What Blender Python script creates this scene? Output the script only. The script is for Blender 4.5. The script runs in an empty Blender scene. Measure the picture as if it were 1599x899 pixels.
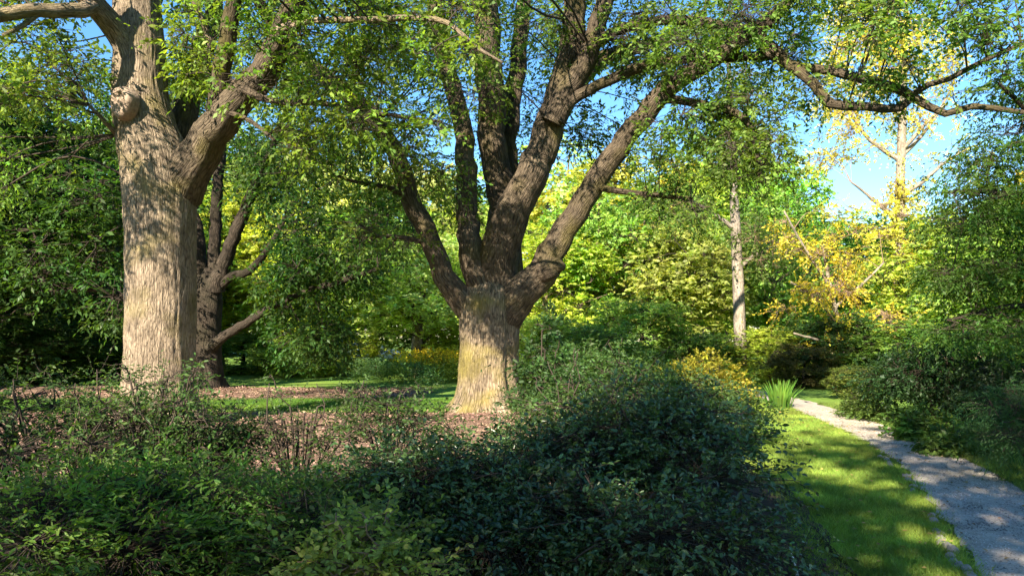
import bpy, math, random
import numpy as np
from mathutils import Vector

R = math.radians
scene = bpy.context.scene
rng = np.random.default_rng(11)
random.seed(5)

# ------------------------------------------------------------------ camera
F = 1142.0                      # focal length in photograph pixels
CAMZ, HOR = 1.6, 530.0
cam_d = bpy.data.cameras.new('camera')
cam = bpy.data.objects.new('camera', cam_d)
scene.collection.objects.link(cam)
cam.location = (0, 0, CAMZ)
cam.rotation_euler = (R(90), 0, 0)
cam_d.sensor_width = 36.0
cam_d.lens = 36.0 * F / 1599.0
cam_d.shift_y = (HOR - 449.5) / 1599.0
cam_d.clip_start = 0.05
cam_d.clip_end = 2000
scene.camera = cam

# ------------------------------------------------------------------ world, sun, exposure
SUN_AZ, SUN_EL = R(26), R(31)          # shadows run to +x sin(az), +y cos(az)
w = bpy.data.worlds.new('World'); scene.world = w; w.use_nodes = True
nt = w.node_tree
bg = nt.nodes['Background']
sky = nt.nodes.new('ShaderNodeTexSky'); sky.sky_type = 'NISHITA'
sky.sun_disc = False; sky.sun_elevation = SUN_EL
sky.sun_rotation = R(180) + SUN_AZ
sky.air_density = 1.0; sky.dust_density = 0.2; sky.ozone_density = 2.5
hsv = nt.nodes.new('ShaderNodeHueSaturation'); hsv.inputs['Saturation'].default_value = 1.25
nt.links.new(sky.outputs[0], hsv.inputs['Color'])
nt.links.new(hsv.outputs[0], bg.inputs[0]); bg.inputs[1].default_value = 0.082
sd = bpy.data.lights.new('sun', 'SUN'); sd.energy = 5.0; sd.angle = R(0.5); sd.color = (1.0, 0.89, 0.72)
sun = bpy.data.objects.new('sun', sd); scene.collection.objects.link(sun)
sdir = Vector((math.sin(SUN_AZ)*math.cos(SUN_EL), math.cos(SUN_AZ)*math.cos(SUN_EL), -math.sin(SUN_EL)))
sun.rotation_euler = sdir.to_track_quat('-Z', 'Y').to_euler()
sun.location = (-20, -25, 30)
vs = scene.view_settings
vs.view_transform = 'Standard'; vs.look = 'None'; vs.exposure = 2.0; vs.gamma = 1.0; vs.use_curve_mapping = False
cy = scene.cycles
cy.use_denoising = True
cy.use_adaptive_sampling = True; cy.adaptive_threshold = .025
cy.max_bounces = 5; cy.diffuse_bounces = 4; cy.glossy_bounces = 1; cy.transmission_bounces = 3; cy.transparent_max_bounces = 4
cy.sample_clamp_indirect = 6.0
cy.caustics_reflective = False; cy.caustics_refractive = False

# ------------------------------------------------------------------ helpers
COL = scene.collection
def P(px, py, d):
    return np.array([(px-800.0)*d/F, d, CAMZ + (HOR-py)*d/F])
def G(px, py):
    d = F*CAMZ/(py-HOR); return np.array([(px-800.0)*d/F, d, 0.0])
def nrm(a):
    return a/np.maximum(np.linalg.norm(a, axis=-1, keepdims=True), 1e-9)
UP = np.array([0, 0, 1.0])

def mesh_quads(name, V, Q, mat=None, uv=None, smooth=False):
    V = np.asarray(V, np.float32); Q = np.asarray(Q, np.int32)
    me = bpy.data.meshes.new(name)
    me.vertices.add(len(V)); me.vertices.foreach_set('co', V.ravel())
    k = Q.shape[1]
    me.loops.add(len(Q)*k); me.loops.foreach_set('vertex_index', Q.ravel())
    me.polygons.add(len(Q)); me.polygons.foreach_set('loop_start', np.arange(0, len(Q)*k, k, dtype=np.int32))
    me.polygons.foreach_set('loop_total', np.full(len(Q), k, np.int32))
    if smooth: me.polygons.foreach_set('use_smooth', np.ones(len(Q), bool))
    if uv is not None:
        l = me.uv_layers.new(name='UVMap'); l.data.foreach_set('uv', np.asarray(uv, np.float32).ravel())
    me.update(calc_edges=True)
    if mat: me.materials.append(mat)
    return me
def link(name, me, parent=None, color=None):
    o = bpy.data.objects.new(name, me); COL.objects.link(o)
    if parent is not None: o.parent = parent
    if color is not None: o.color = (*color, 1)
    return o
def empty(name, loc=(0, 0, 0)):
    o = bpy.data.objects.new(name, None); COL.objects.link(o); o.location = loc; o.empty_display_size = .3
    return o
def tag(o, label=None, cat=None, group=None, kind=None):
    if label: o['label'] = label
    if cat: o['category'] = cat
    if group: o['group'] = group
    if kind: o['kind'] = kind
    return o

def smooth_path(pts, step):
    """Catmull-Rom through pts (n,k), resampled about every step metres."""
    pts = np.asarray(pts, float)
    ext = np.vstack([2*pts[0]-pts[1], pts, 2*pts[-1]-pts[-2]])
    out = []
    for i in range(1, len(ext)-2):
        p0, p1, p2, p3 = ext[i-1:i+3]
        n = max(2, int(np.linalg.norm((p2-p1)[:3])/step))
        t = np.linspace(0, 1, n, endpoint=False)[:, None]
        out.append(.5*((2*p1)+(-p0+p2)*t+(2*p0-5*p1+4*p2-p3)*t**2+(-p0+3*p1-3*p2+p3)*t**3))
    out.append(pts[-1:])
    return np.vstack(out)

def tube(path, sides=12, rough=.07, seed=0, radial=None, ridge=None):
    """path (n,4): x,y,z,r -> V,Q,UV with knobbly cross-sections."""
    c, r = path[:, :3], path[:, 3]
    n = len(c)
    T = nrm(np.gradient(c, axis=0))
    a = np.cross(T[0], [0.31, 0.95, 0.05]); a /= np.linalg.norm(a)
    A = np.zeros_like(c); A[0] = a
    for i in range(1, n):
        a = a - T[i]*np.dot(a, T[i]); a /= np.linalg.norm(a)+1e-9; A[i] = a
    B = np.cross(T, A)
    th = np.linspace(0, 2*np.pi, sides, endpoint=False)
    s = np.concatenate([[0], np.cumsum(np.linalg.norm(np.diff(c, axis=0), axis=1))])
    g = np.random.default_rng(seed)
    m = np.ones((n, sides))
    for k in range(1, 6):
        ph, fr = g.uniform(0, 6.28, 2), g.uniform(.5, 3.0)
        amp = rough*g.uniform(.4, 1.0)/math.sqrt(k)
        m += amp*np.cos(k*th[None]+ph[0]+.8*np.sin(s[:, None]*fr+ph[1]))*(.6+.4*np.sin(s[:, None]*fr*1.3+ph[0]))
    m += g.normal(0, rough*.1, (n, sides))
    if ridge:
        for cnt, amp in ridge:
            ph = np.cumsum(g.normal(0, .16, n))[:, None]+1.1*np.sin(th[None]*3+s[:, None]*1.7)+.8*np.sin(th[None]*7-s[:, None]*2.9)
            m += amp*(np.abs(np.sin(cnt*th[None]/2+ph))**.6-.6)*(.6+.4*np.sin(s[:, None]*9+th[None]*5))
    if radial is not None: m = m*radial(th[None], c[:, 2][:, None])
    V = c[:, None]+(A[:, None]*np.cos(th)[None, :, None]+B[:, None]*np.sin(th)[None, :, None])*(r[:, None]*m)[..., None]
    V = V.reshape(-1, 3)
    i, j = np.meshgrid(np.arange(n-1), np.arange(sides), indexing='ij')
    j2 = (j+1) % sides
    Q = np.stack([i*sides+j, i*sides+j2, (i+1)*sides+j2, (i+1)*sides+j], -1).reshape(-1, 4)
    rr = np.maximum(r, .02); rm = float(np.mean(rr))
    u0, u1 = j*(2*np.pi*rm/sides), (j+1)*(2*np.pi*rm/sides)
    uv = np.stack([np.stack([u0, s[i]], -1), np.stack([u1, s[i]], -1), np.stack([u1, s[i+1]], -1), np.stack([u0, s[i+1]], -1)], 2).reshape(-1, 2)
    # end cap: pinch
    tip = len(V); V = np.vstack([V, c[-1:]+T[-1:]*r[-1]*.5])
    jj = np.arange(sides); cap = np.stack([(n-1)*sides+jj, (n-1)*sides+(jj+1) % sides, np.full(sides, tip), np.full(sides, tip)], -1)
    capq = np.stack([(n-1)*sides+jj[::2], (n-1)*sides+(jj[::2]+1) % sides, (n-1)*sides+(jj[::2]+2) % sides, np.full(len(jj[::2]), tip)], -1)
    Q = np.vstack([Q, capq]); uv = np.vstack([uv, np.tile(uv[-4:], (len(capq), 1))])
    return V, Q, uv

def prisms(A, B, ra, rb):
    """three-sided prisms from A to B"""
    n = len(A); D = nrm(B-A)
    S = nrm(np.cross(D, np.array([.3, .2, .93]))); U = np.cross(S, D)
    V = np.zeros((n, 6, 3))
    for k in range(3):
        an = 2*np.pi*k/3; o = S*math.cos(an)+U*math.sin(an)
        V[:, k] = A+o*np.reshape(ra, (-1, 1)); V[:, 3+k] = B+o*np.reshape(rb, (-1, 1))
    b = np.arange(n)[:, None, None]*6
    q = np.array([[0, 1, 4, 3], [1, 2, 5, 4], [2, 0, 3, 5]])[None]
    return V.reshape(-1, 3), (b+q).reshape(-1, 4)

class Acc:
    def __init__(s): s.V, s.Q, s.U, s.n = [], [], [], 0
    def add(s, V, Q, uv=None):
        s.V.append(V); s.Q.append(Q+s.n); s.n += len(V)
        s.U.append(uv if uv is not None else np.random.default_rng(len(Q)).uniform(0, 1, (len(Q)*4, 2))*.1)
    def mesh(s, name, mat, smooth=False):
        return mesh_quads(name, np.vstack(s.V), np.vstack(s.Q), mat, np.vstack(s.U), smooth)

def leaf_quads(p, a, L, W, nb=.8, six=False, out=None):
    """leaves at p along a; nb: how far the blades turn up to the sky"""
    n = len(p); a = nrm(a)
    nn = nrm(UP*nb+rng.normal(0, .55, (n, 3))+(out if out is not None else 0))
    s = nrm(np.cross(a, nn)); u = np.cross(s, a)
    L = np.reshape(L, (-1, 1)); W = np.reshape(W, (-1, 1))
    if six:
        V = np.stack([p, p+a*L*.28+s*W*.42+u*W*.12, p+a*L*.66+s*W*.4+u*W*.1, p+a*L-u*L*.08, p+a*L*.66-s*W*.4+u*W*.1, p+a*L*.28-s*W*.42+u*W*.12], 1)
        b = np.arange(n)[:, None, None]*6
        Q = (b+np.array([[0, 1, 2, 3], [0, 3, 4, 5]])[None]).reshape(-1, 4)
    else:
        V = np.stack([p, p+a*L*.45+s*W*.5+u*W*.12, p+a*L-u*L*.06, p+a*L*.45-s*W*.5+u*W*.12], 1)
        Q = np.arange(n*4).reshape(-1, 4)
    return V.reshape(-1, 3), Q

def spray_leaves(O, D, Ls, k, L, W, droop=.25, spread=.8, nb=.8, six=False, out=None):
    """k leaves along each twig O + D*Ls"""
    n = len(O)
    t = (np.arange(k)[None]+rng.uniform(.2, .9, (n, k)))/k
    sag = -droop*(t**2)
    p = O[:, None]+D[:, None]*(np.reshape(Ls, (-1, 1))*t)[..., None]
    p[..., 2] += sag*np.reshape(Ls, (-1, 1))
    side = nrm(np.cross(D, UP)+rng.normal(0, .15, (n, 3)))
    sg = np.where(np.arange(k) % 2 == 0, 1, -1)[None, :, None]
    a = D[:, None]*.7+side[:, None]*sg*spread+rng.normal(0, .35, (n, k, 3))
    a[..., 2] -= droop
    sz = rng.uniform(.45, 1.2, (n*k))
    return leaf_quads(p.reshape(-1, 3), a.reshape(-1, 3), L*sz, W*sz, nb, six, None if out is None else np.repeat(out, k, axis=0))

# ------------------------------------------------------------------ materials
def newmat(name):
    m = bpy.data.materials.new(name); m.use_nodes = True
    t = m.node_tree; t.nodes.clear()
    o = t.nodes.new('ShaderNodeOutputMaterial')
    return m, t, o
def N(t, ty, **kw):
    n = t.nodes.new(ty)
    for k, v in kw.items():
        if k.startswith('i_'):
            key = k[2:]
            key = int(key) if key.isdigit() else key
            n.inputs[key].default_value = v
        else: setattr(n, k, v)
    return n
def ramp(t, fac, stops):
    r = t.nodes.new('ShaderNodeValToRGB')
    e = r.color_ramp.elements
    while len(e) < len(stops): e.new(.5)
    for el, (p, c) in zip(e, stops): el.position = p; el.color = (*c, 1) if len(c) == 3 else c
    t.links.new(fac, r.inputs[0]); return r.outputs[0]

def leaf_material(name, rough=.45, spec=.35, transl=.4, yellow=(1.5, 1.45, .5), vary=.35):
    m, t, o = newmat(name)
    L = t.links.new
    oi = N(t, 'ShaderNodeObjectInfo'); ge = N(t, 'ShaderNodeNewGeometry')
    tc = N(t, 'ShaderNodeTexCoord')
    no = N(t, 'ShaderNodeTexNoise', i_Scale=.55, i_Detail=2.0); L(tc.outputs['Object'], no.inputs['Vector'])
    hs = N(t, 'ShaderNodeHueSaturation')
    mr = N(t, 'ShaderNodeMapRange', i_1=0.0, i_2=1.0, i_3=1-vary, i_4=1+vary); L(ge.outputs['Random Per Island'], mr.inputs[0])
    mh = N(t, 'ShaderNodeMapRange', i_1=.3, i_2=.7, i_3=.478, i_4=.522); L(no.outputs[0], mh.inputs[0])
    wn = N(t, 'ShaderNodeTexWhiteNoise', noise_dimensions='1D'); L(ge.outputs['Random Per Island'], wn.inputs['W'])
    mj = N(t, 'ShaderNodeMapRange', i_1=0.0, i_2=1.0, i_3=-.018, i_4=.018); L(wn.outputs[0], mj.inputs[0])
    ad = N(t, 'ShaderNodeMath', operation='ADD'); L(mh.outputs[0], ad.inputs[0]); L(mj.outputs[0], ad.inputs[1])
    n2 = N(t, 'ShaderNodeTexNoise', i_Scale=1.7, i_Detail=1.0); L(tc.outputs['Object'], n2.inputs['Vector'])
    m2 = N(t, 'ShaderNodeMapRange', i_1=.32, i_2=.68, i_3=.6, i_4=1.35); L(n2.outputs[0], m2.inputs[0])
    mu = N(t, 'ShaderNodeMath', operation='MULTIPLY'); L(mr.outputs[0], mu.inputs[0]); L(m2.outputs[0], mu.inputs[1])
    L(ad.outputs[0], hs.inputs['Hue']); L(mu.outputs[0], hs.inputs['Value']); L(oi.outputs['Color'], hs.inputs['Color'])
    pb = N(t, 'ShaderNodeBsdfPrincipled', i_Roughness=rough); pb.inputs['Specular IOR Level'].default_value = spec
    L(hs.outputs[0], pb.inputs['Base Color'])
    mx = N(t, 'ShaderNodeMix', data_type='RGBA', blend_type='MULTIPLY'); mx.inputs[0].default_value = 1
    L(hs.outputs[0], mx.inputs[6]); mx.inputs[7].default_value = (*yellow, 1)
    tr = N(t, 'ShaderNodeBsdfTranslucent'); L(mx.outputs[2], tr.inputs[0])
    ms = N(t, 'ShaderNodeMixShader'); ms.inputs[0].default_value = transl
    L(pb.outputs[0], ms.inputs[1]); L(tr.outputs[0], ms.inputs[2]); L(ms.outputs[0], o.inputs[0])
    return m

def bark_material(name, light, mid, dark, moss, mossamt=.5, su=38, sv=3.6, bump=.9):
    m, t, o = newmat(name); L = t.links.new
    uv = N(t, 'ShaderNodeUVMap'); tc = N(t, 'ShaderNodeTexCoord')
    mp = N(t, 'ShaderNodeMapping'); mp.inputs['Scale'].default_value = (su, sv, 1); L(uv.outputs[0], mp.inputs[0])
    n1 = N(t, 'ShaderNodeTexNoise', i_Scale=1.0, i_Detail=5.0, i_Roughness=.62, i_Distortion=.5); L(mp.outputs[0], n1.inputs['Vector'])
    mp2 = N(t, 'ShaderNodeMapping'); mp2.inputs['Scale'].default_value = (su*.55, sv*1.6, 1); L(uv.outputs[0], mp2.inputs[0])
    v1 = N(t, 'ShaderNodeTexVoronoi', feature='DISTANCE_TO_EDGE', i_Scale=1.0); L(mp2.outputs[0], v1.inputs['Vector'])
    vm = N(t, 'ShaderNodeMapRange', i_1=0.0, i_2=.22, i_3=0.0, i_4=1.0); L(v1.outputs['Distance'], vm.inputs[0])
    hm = N(t, 'ShaderNodeMath', operation='MULTIPLY'); L(n1.outputs[0], hm.inputs[0])
    a1 = N(t, 'ShaderNodeMath', operation='MULTIPLY_ADD'); L(vm.outputs[0], a1.inputs[0]); a1.inputs[1].default_value = .3; a1.inputs[2].default_value = .7
    L(a1.outputs[0], hm.inputs[1])
    c = ramp(t, hm.outputs[0], [(.24, dark), (.36, mid), (.55, light)])
    n2 = N(t, 'ShaderNodeTexNoise', i_Scale=1.3, i_Detail=4.0); L(tc.outputs['Object'], n2.inputs['Vector'])
    mm = N(t, 'ShaderNodeMapRange', i_1=.5, i_2=.68, i_3=0.0, i_4=mossamt); L(n2.outputs[0], mm.inputs[0])
    mx = N(t, 'ShaderNodeMix', data_type='RGBA'); L(mm.outputs[0], mx.inputs[0]); L(c, mx.inputs[6]); mx.inputs[7].default_value = (*moss, 1)
    n3 = N(t, 'ShaderNodeTexNoise', i_Scale=3.5, i_Detail=3.0); L(tc.outputs['Object'], n3.inputs['Vector'])
    m3 = N(t, 'ShaderNodeMapRange', i_1=.3, i_2=.7, i_3=.7, i_4=1.25); L(n3.outputs[0], m3.inputs[0])
    hs = N(t, 'ShaderNodeHueSaturation'); L(mx.outputs[2], hs.inputs['Color']); L(m3.outputs[0], hs.inputs['Value'])
    bp = N(t, 'ShaderNodeBump', i_Strength=bump, i_Distance=.09); L(hm.outputs[0], bp.inputs['Height'])
    pb = N(t, 'ShaderNodeBsdfPrincipled', i_Roughness=.9); pb.inputs['Specular IOR Level'].default_value = .15
    L(hs.outputs[0], pb.inputs['Base Color']); L(bp.outputs[0], pb.inputs['Normal']); L(pb.outputs[0], o.inputs[0])
    return m

def ground_material(name, stops, scale, bump=.4, rough=.95, fine=60, patch=None, dist=.03):
    m, t, o = newmat(name); L = t.links.new
    tc = N(t, 'ShaderNodeTexCoord')
    n1 = N(t, 'ShaderNodeTexNoise', i_Scale=scale, i_Detail=8.0, i_Roughness=.7); L(tc.outputs['Object'], n1.inputs['Vector'])
    n2 = N(t, 'ShaderNodeTexNoise', i_Scale=fine, i_Detail=3.0, i_Roughness=.7); L(tc.outputs['Object'], n2.inputs['Vector'])
    av = N(t, 'ShaderNodeMix', data_type='FLOAT'); av.inputs[0].default_value = .55; L(n1.outputs[0], av.inputs[2]); L(n2.outputs[0], av.inputs[3])
    c = ramp(t, av.outputs[0], stops)
    if patch:
        n3 = N(t, 'ShaderNodeTexNoise', i_Scale=.5, i_Detail=3.0); L(tc.outputs['Object'], n3.inputs['Vector'])
        pm = N(t, 'ShaderNodeMapRange', i_1=.45, i_2=.7, i_3=0.0, i_4=.6); L(n3.outputs[0], pm.inputs[0])
        mx = N(t, 'ShaderNodeMix', data_type='RGBA'); L(pm.outputs[0], mx.inputs[0]); L(c, mx.inputs[6]); mx.inputs[7].default_value = (*patch, 1); c = mx.outputs[2]
    bp = N(t, 'ShaderNodeBump', i_Strength=bump, i_Distance=dist); L(av.outputs[0], bp.inputs['Height'])
    pb = N(t, 'ShaderNodeBsdfPrincipled', i_Roughness=rough); pb.inputs['Specular IOR Level'].default_value = .2
    L(c, pb.inputs['Base Color']); L(bp.outputs[0], pb.inputs['Normal']); L(pb.outputs[0], o.inputs[0])
    return m
def plain_material(name, col, rough=.6, metal=0.0, var=.15, scale=8):
    return ground_material(name, [(.3, tuple(c*(1-var) for c in col)), (.7, tuple(min(1, c*(1+var)) for c in col))], scale, bump=.1, rough=rough)

M = dict(
    leaf=leaf_material('leaf', .5, .3, .5),
    glossy=leaf_material('glossy_leaf', .3, .5, .25),
    grass=leaf_material('grass_blade', .55, .25, .4, (1.3, 1.4, .5), .3),
    petal=leaf_material('petal', .6, .2, .4, (1.2, 1.1, .6), .2),
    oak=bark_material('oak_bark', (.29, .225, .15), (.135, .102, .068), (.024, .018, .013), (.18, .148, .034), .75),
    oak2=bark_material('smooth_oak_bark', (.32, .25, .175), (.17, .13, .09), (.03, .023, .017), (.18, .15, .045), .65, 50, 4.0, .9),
    oakshade=bark_material('shaded_upper_oak_bark', (.145, .112, .076), (.072, .055, .038), (.018, .014, .011), (.105, .088, .022), .6),  # oak bark darkened: shade on the upper limbs put into the colour
    limb=bark_material('shaded_mossy_limb_bark', (.115, .088, .06), (.058, .044, .031), (.016, .012, .009), (.085, .072, .018), .6),  # darker limb bark: shade put into the colour, moss patches over it
    dark=bark_material('dark_bark', (.06, .046, .034), (.033, .026, .019), (.012, .01, .008), (.03, .033, .014), .3),  # colour darkened to stand in for shade on the many-stemmed tree
    pale=bark_material('pale_bark', (.31, .262, .21), (.2, .167, .133), (.06, .05, .04), (.24, .21, .12), .3, 26, 3, .7),
    twig=plain_material('twig', (.045, .034, .025), .8, var=.4),
    twigl=plain_material('light_twig', (.2, .135, .09), .8, var=.4),
    lawn=ground_material('lawn', [(.3, (.05, .10, .015)), (.5, (.10, .19, .025)), (.72, (.18, .27, .045))], 3, .6, fine=90, patch=(.2, .26, .04)),
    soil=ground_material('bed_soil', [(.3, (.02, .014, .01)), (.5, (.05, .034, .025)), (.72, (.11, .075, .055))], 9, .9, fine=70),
    mulch=ground_material('bark_mulch', [(.3, (.10, .06, .04)), (.5, (.215, .135, .095)), (.7, (.33, .22, .16))], 5, .9, fine=45, dist=.05),
    gravel=ground_material('gravel', [(.3, (.18, .152, .12)), (.5, (.37, .318, .258)), (.7, (.58, .515, .44))], 7, .8, fine=55, patch=(.32, .26, .195)),
    chip=leaf_material('mulch_chip', .9, .1, .05, (1, 1, 1), .5),
    stone=ground_material('edge_stone', [(.3, (.16, .145, .12)), (.5, (.3, .27, .23)), (.7, (.45, .41, .36))], 6, .7, fine=40),
    cut=ground_material('cut_wood', [(.3, (.13, .09, .06)), (.5, (.25, .185, .135)), (.7, (.36, .28, .21))], 5, .6, fine=25),
)

# ------------------------------------------------------------------ plants: skeleton + sprays
def skeleton(tree, trunk, limbs, bark, trunk_radial=None, tsides=28, lsides=14, step=.22, limbbark=None):
    """trunk / limbs: lists of (x,y,z,r). Returns sample points of every limb."""
    samples = []
    if trunk is not None:
        big = tsides > 50
        p = smooth_path(trunk, .075 if big else step*.6)
        V, Q, uv = tube(p, 130 if big else tsides, .03 if big else .045, 1, trunk_radial, [(34, .04), (21, .03)] if big else None)
        link('trunk', mesh_quads('trunk', V, Q, bark, uv, True), tree); samples.append(p)
    for i, l in enumerate(limbs):
        p = smooth_path(l, step)
        # small irregular wander, radius steps
        g = np.random.default_rng(100+i)
        wob = np.cumsum(g.normal(0, .035, (len(p), 3)), axis=0); wob -= np.linspace(0, 1, len(p))[:, None]*wob[-1]
        p[:, :3] += wob*np.clip(p[:, 3:4]*4, .2, 1)
        fat = tsides > 50 and max(q_[3] for q_ in l) > .28
        V, Q, uv = tube(p, 48 if fat else lsides if l[0][3] > .09 else 8, .05, 200+i, None, [(13, .06), (9, .05)] if fat else None)
        link('limb', mesh_quads('limb', V, Q, (limbbark[i] if isinstance(limbbark, dict) and i in limbbark else limbbark if limbbark and not isinstance(limbbark, dict) else bark), uv, True), tree); samples.append(p)
    return np.vstack(samples)

def foliage(tree, S, patches, leafmat, twigmat, color, leaf=(.1, .035), k=9, spray=.35, droop=.3, nb=.7, outward=.5,
            twig_r=.0035, branch_r=.018, six=False, name='crown', spread=.8, twigs=2, shell=.5, face=0.0):
    """patches: list of (center, radii, n_sprays). A branch grows from the skeleton S to each patch, twigs fan out of it."""
    acc, tw = Acc(), Acc()
    for c, rad, n in patches:
        c = np.asarray(c); rad = np.broadcast_to(np.asarray(rad, float), (3,))
        dist = np.linalg.norm(S[:, :3]-c, axis=1)
        # prefer attachment below / inside
        a = S[np.argmin(dist+np.maximum(S[:, 2]-c[2], 0)*.6)]
        L = np.linalg.norm(c-a[:3])
        mid = (a[:3]+c)/2+np.array([0, 0, L*.12])+rng.normal(0, L*.07+.01, 3)
        end = c+(c-a[:3])*.25
        br = np.array([[*a[:3], 0], [*mid, 0], [*c, 0], [*end, 0]])
        bp = smooth_path(br, max(.12, L/9))
        r0 = min(branch_r*(.5+L*.25), a[3]*.6+.004)
        bp[:, 3] = np.linspace(r0, r0*.25+.003, len(bp))
        if twigs: tw.add(*tube(bp, 5, .08, int(L*1000) % 999))
        u = nrm(rng.normal(0, 1, (n, 3)))*(rng.uniform(shell**3, 1, (n, 1))**(1/3))
        O = c+u*rad
        D = nrm(nrm(O-bp[len(bp)//2, :3])*outward+nrm(u)*.4+rng.normal(0, .45, (n, 3))+np.array([0, 0, -droop*.6]))
        Ls = spray*rng.uniform(.5, 1.3, n)*np.where(rng.uniform(0, 1, n) < .08, 2.0, 1.0)
        acc.add(*spray_leaves(O, D, Ls, k, leaf[0], leaf[1], droop, spread, nb, six, nrm(u)*face if face else None))
        if twigs:
            h = len(bp)//3
            idx = np.argmin(np.linalg.norm(O[:, None]-bp[None, h:, :3], axis=2), axis=1)+h
            E = O+D*Ls[:, None]; E[:, 2] -= droop*Ls
            m = n if twigs == 2 else n//3
            tw.add(*prisms(bp[idx, :3][:m], O[:m], np.full(m, twig_r*1.5), np.full(m, twig_r)))
            if twigs == 2:
                m = n//2; tw.add(*prisms(O[:m], E[:m], np.full(m, twig_r), np.full(m, twig_r*.4)))
    o = link(name, acc.mesh(name, leafmat), tree, color)
    o['kind'] = 'stuff'
    if twigs: link('branchwork', tw.mesh('branchwork', twigmat, False), tree)['kind'] = 'stuff'
    return o

def rebase(tree, loc):
    """put the Empty at the base without moving its parts"""
    tree.location = loc
    for ch in tree.children: ch.location = (-loc[0], -loc[1], -loc[2])

def px_patches(regions):
    """regions: (px0,px1,py0,py1,d0,d1,count,radius_m,sprays)"""
    out = []
    for a, b, c, d, e, f, n, r, s in regions:
        for _ in range(n):
            q = P(rng.uniform(a, b), rng.uniform(c, d), rng.uniform(e, f)); k = r*rng.uniform(.55, 1.25)
            out.append((q, (k*rng.uniform(.9, 1.4), k*rng.uniform(.9, 1.4), k*rng.uniform(.6, .95)), max(6, int(s*k*k/r/r))))
    return out
def trace(pts):
    """(px,py,depth,radius_px) -> world"""
    return [(*P(a, b, d), r*d/F) for a, b, d, r in pts]

# ================================================================== THE SETTING
def sheet(name, poly, z, mat, label, cell=.35, bump=.012, parent=None, edge=.06):
    """flat sheet from a strip of left/right edge points: poly = list of (xl,yl,xr,yr)"""
    p = smooth_path(np.array([(a, b, c, d) for a, b, c, d in poly]), cell)
    n = len(p); m = 14
    t = np.linspace(0, 1, m)
    X = p[:, 0:1]*(1-t)+p[:, 2:3]*t; Y = p[:, 1:2]*(1-t)+p[:, 3:4]*t
    jit = rng.normal(0, edge, (n, m)); jit[:, 2:-2] *= .2
    X = X+jit; Y = Y+rng.normal(0, edge*.3, (n, m))
    Z = z+rng.uniform(0, bump, (n, m))
    V = np.stack([X, Y, Z], -1).reshape(-1, 3)
    i, j = np.meshgrid(np.arange(n-1), np.arange(m-1), indexing='ij')
    Q = np.stack([i*m+j, i*m+j+1, (i+1)*m+j+1, (i+1)*m+j], -1).reshape(-1, 4)
    o = link(name, mesh_quads(name, V, Q, mat, None, True), parent)
    return tag(o, label, name.replace('_', ' '), kind='structure')

# ground to the horizon
g = np.array([-600, -300, -120, -60, -30, -15, -8, -4, 0, 4, 8, 15, 30, 60, 120, 300, 600], float)
X, Y = np.meshgrid(g, g+20, indexing='ij'); nn = len(g)
i, j = np.meshgrid(np.arange(nn-1), np.arange(nn-1), indexing='ij')
ground = link('ground', mesh_quads('ground', np.stack([X, Y, X*0], -1).reshape(-1, 3),
              np.stack([i*nn+j, (i+1)*nn+j, (i+1)*nn+j+1, i*nn+j+1], -1).reshape(-1, 4), M['lawn']))
tag(ground, 'mown green lawn spreading under the trees', 'ground', kind='structure')

PATH = [(1.2, -3, 2.35, -3.3), (2.3, 2, 3.4, 1.6), (3.2, 5.0, 4.3, 4.5), (3.88, 6.6, 4.95, 6.6), (4.86, 9.1, 5.72, 8.6), (5.7, 12.2, 6.55, 11.8), (6.2, 15.2, 7.15, 15.0), (6.7, 18.5, 7.6, 18.6), (6.8, 22, 7.7, 22.3), (6.3, 26, 7.2, 26.6)]
path = sheet('path', PATH, .012, M['gravel'], 'grey gravel path curving beside the lawn', cell=.22, bump=.012)
mulch = sheet('mulch_bed', [(-24, 7.2, -24, 16.2), (-14, 7.0, -14, 16.4), (-8, 7.2, -7, 16.0), (-4, 7.0, -4, 15.8), (-1.2, 7.0, -1.4, 15.9), (1.2, 7.0, .6, 17.6), (2.4, 8, 2.0, 18.5), (3.0, 9.5, 3.2, 18)], .008, M['mulch'], 'sunlit reddish bark mulch around the two big oaks', cell=.3, bump=.03, edge=.12)
mulch2 = sheet('mulch_bed', [(-22, 20, -22, 25), (-14, 19.4, -14, 24.8), (-8, 19.2, -8, 24.2), (-4.5, 19.8, -4, 23.4), (-2.6, 21.0, -2.4, 22.2)], .008, M['mulch'], 'strip of mulch beyond the lawn under the dark many-stemmed tree', cell=.3, bump=.03, edge=.12)
soil = sheet('planting_bed', [(-14, 1.0, -14, 7.6), (-7, 1.0, -7, 7.7), (-3, 1.2, -3, 7.6), (0, 1.5, 0, 7.8), (1.4, 2.0, 1.6, 8.8), (2.15, 4.2, 2.5, 8.9), (2.5, 5.8, 3.0, 8.2)], .018, M['soil'], 'dark soil bed under the shaded shrubs', cell=.25, bump=.03, edge=.08)

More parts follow.
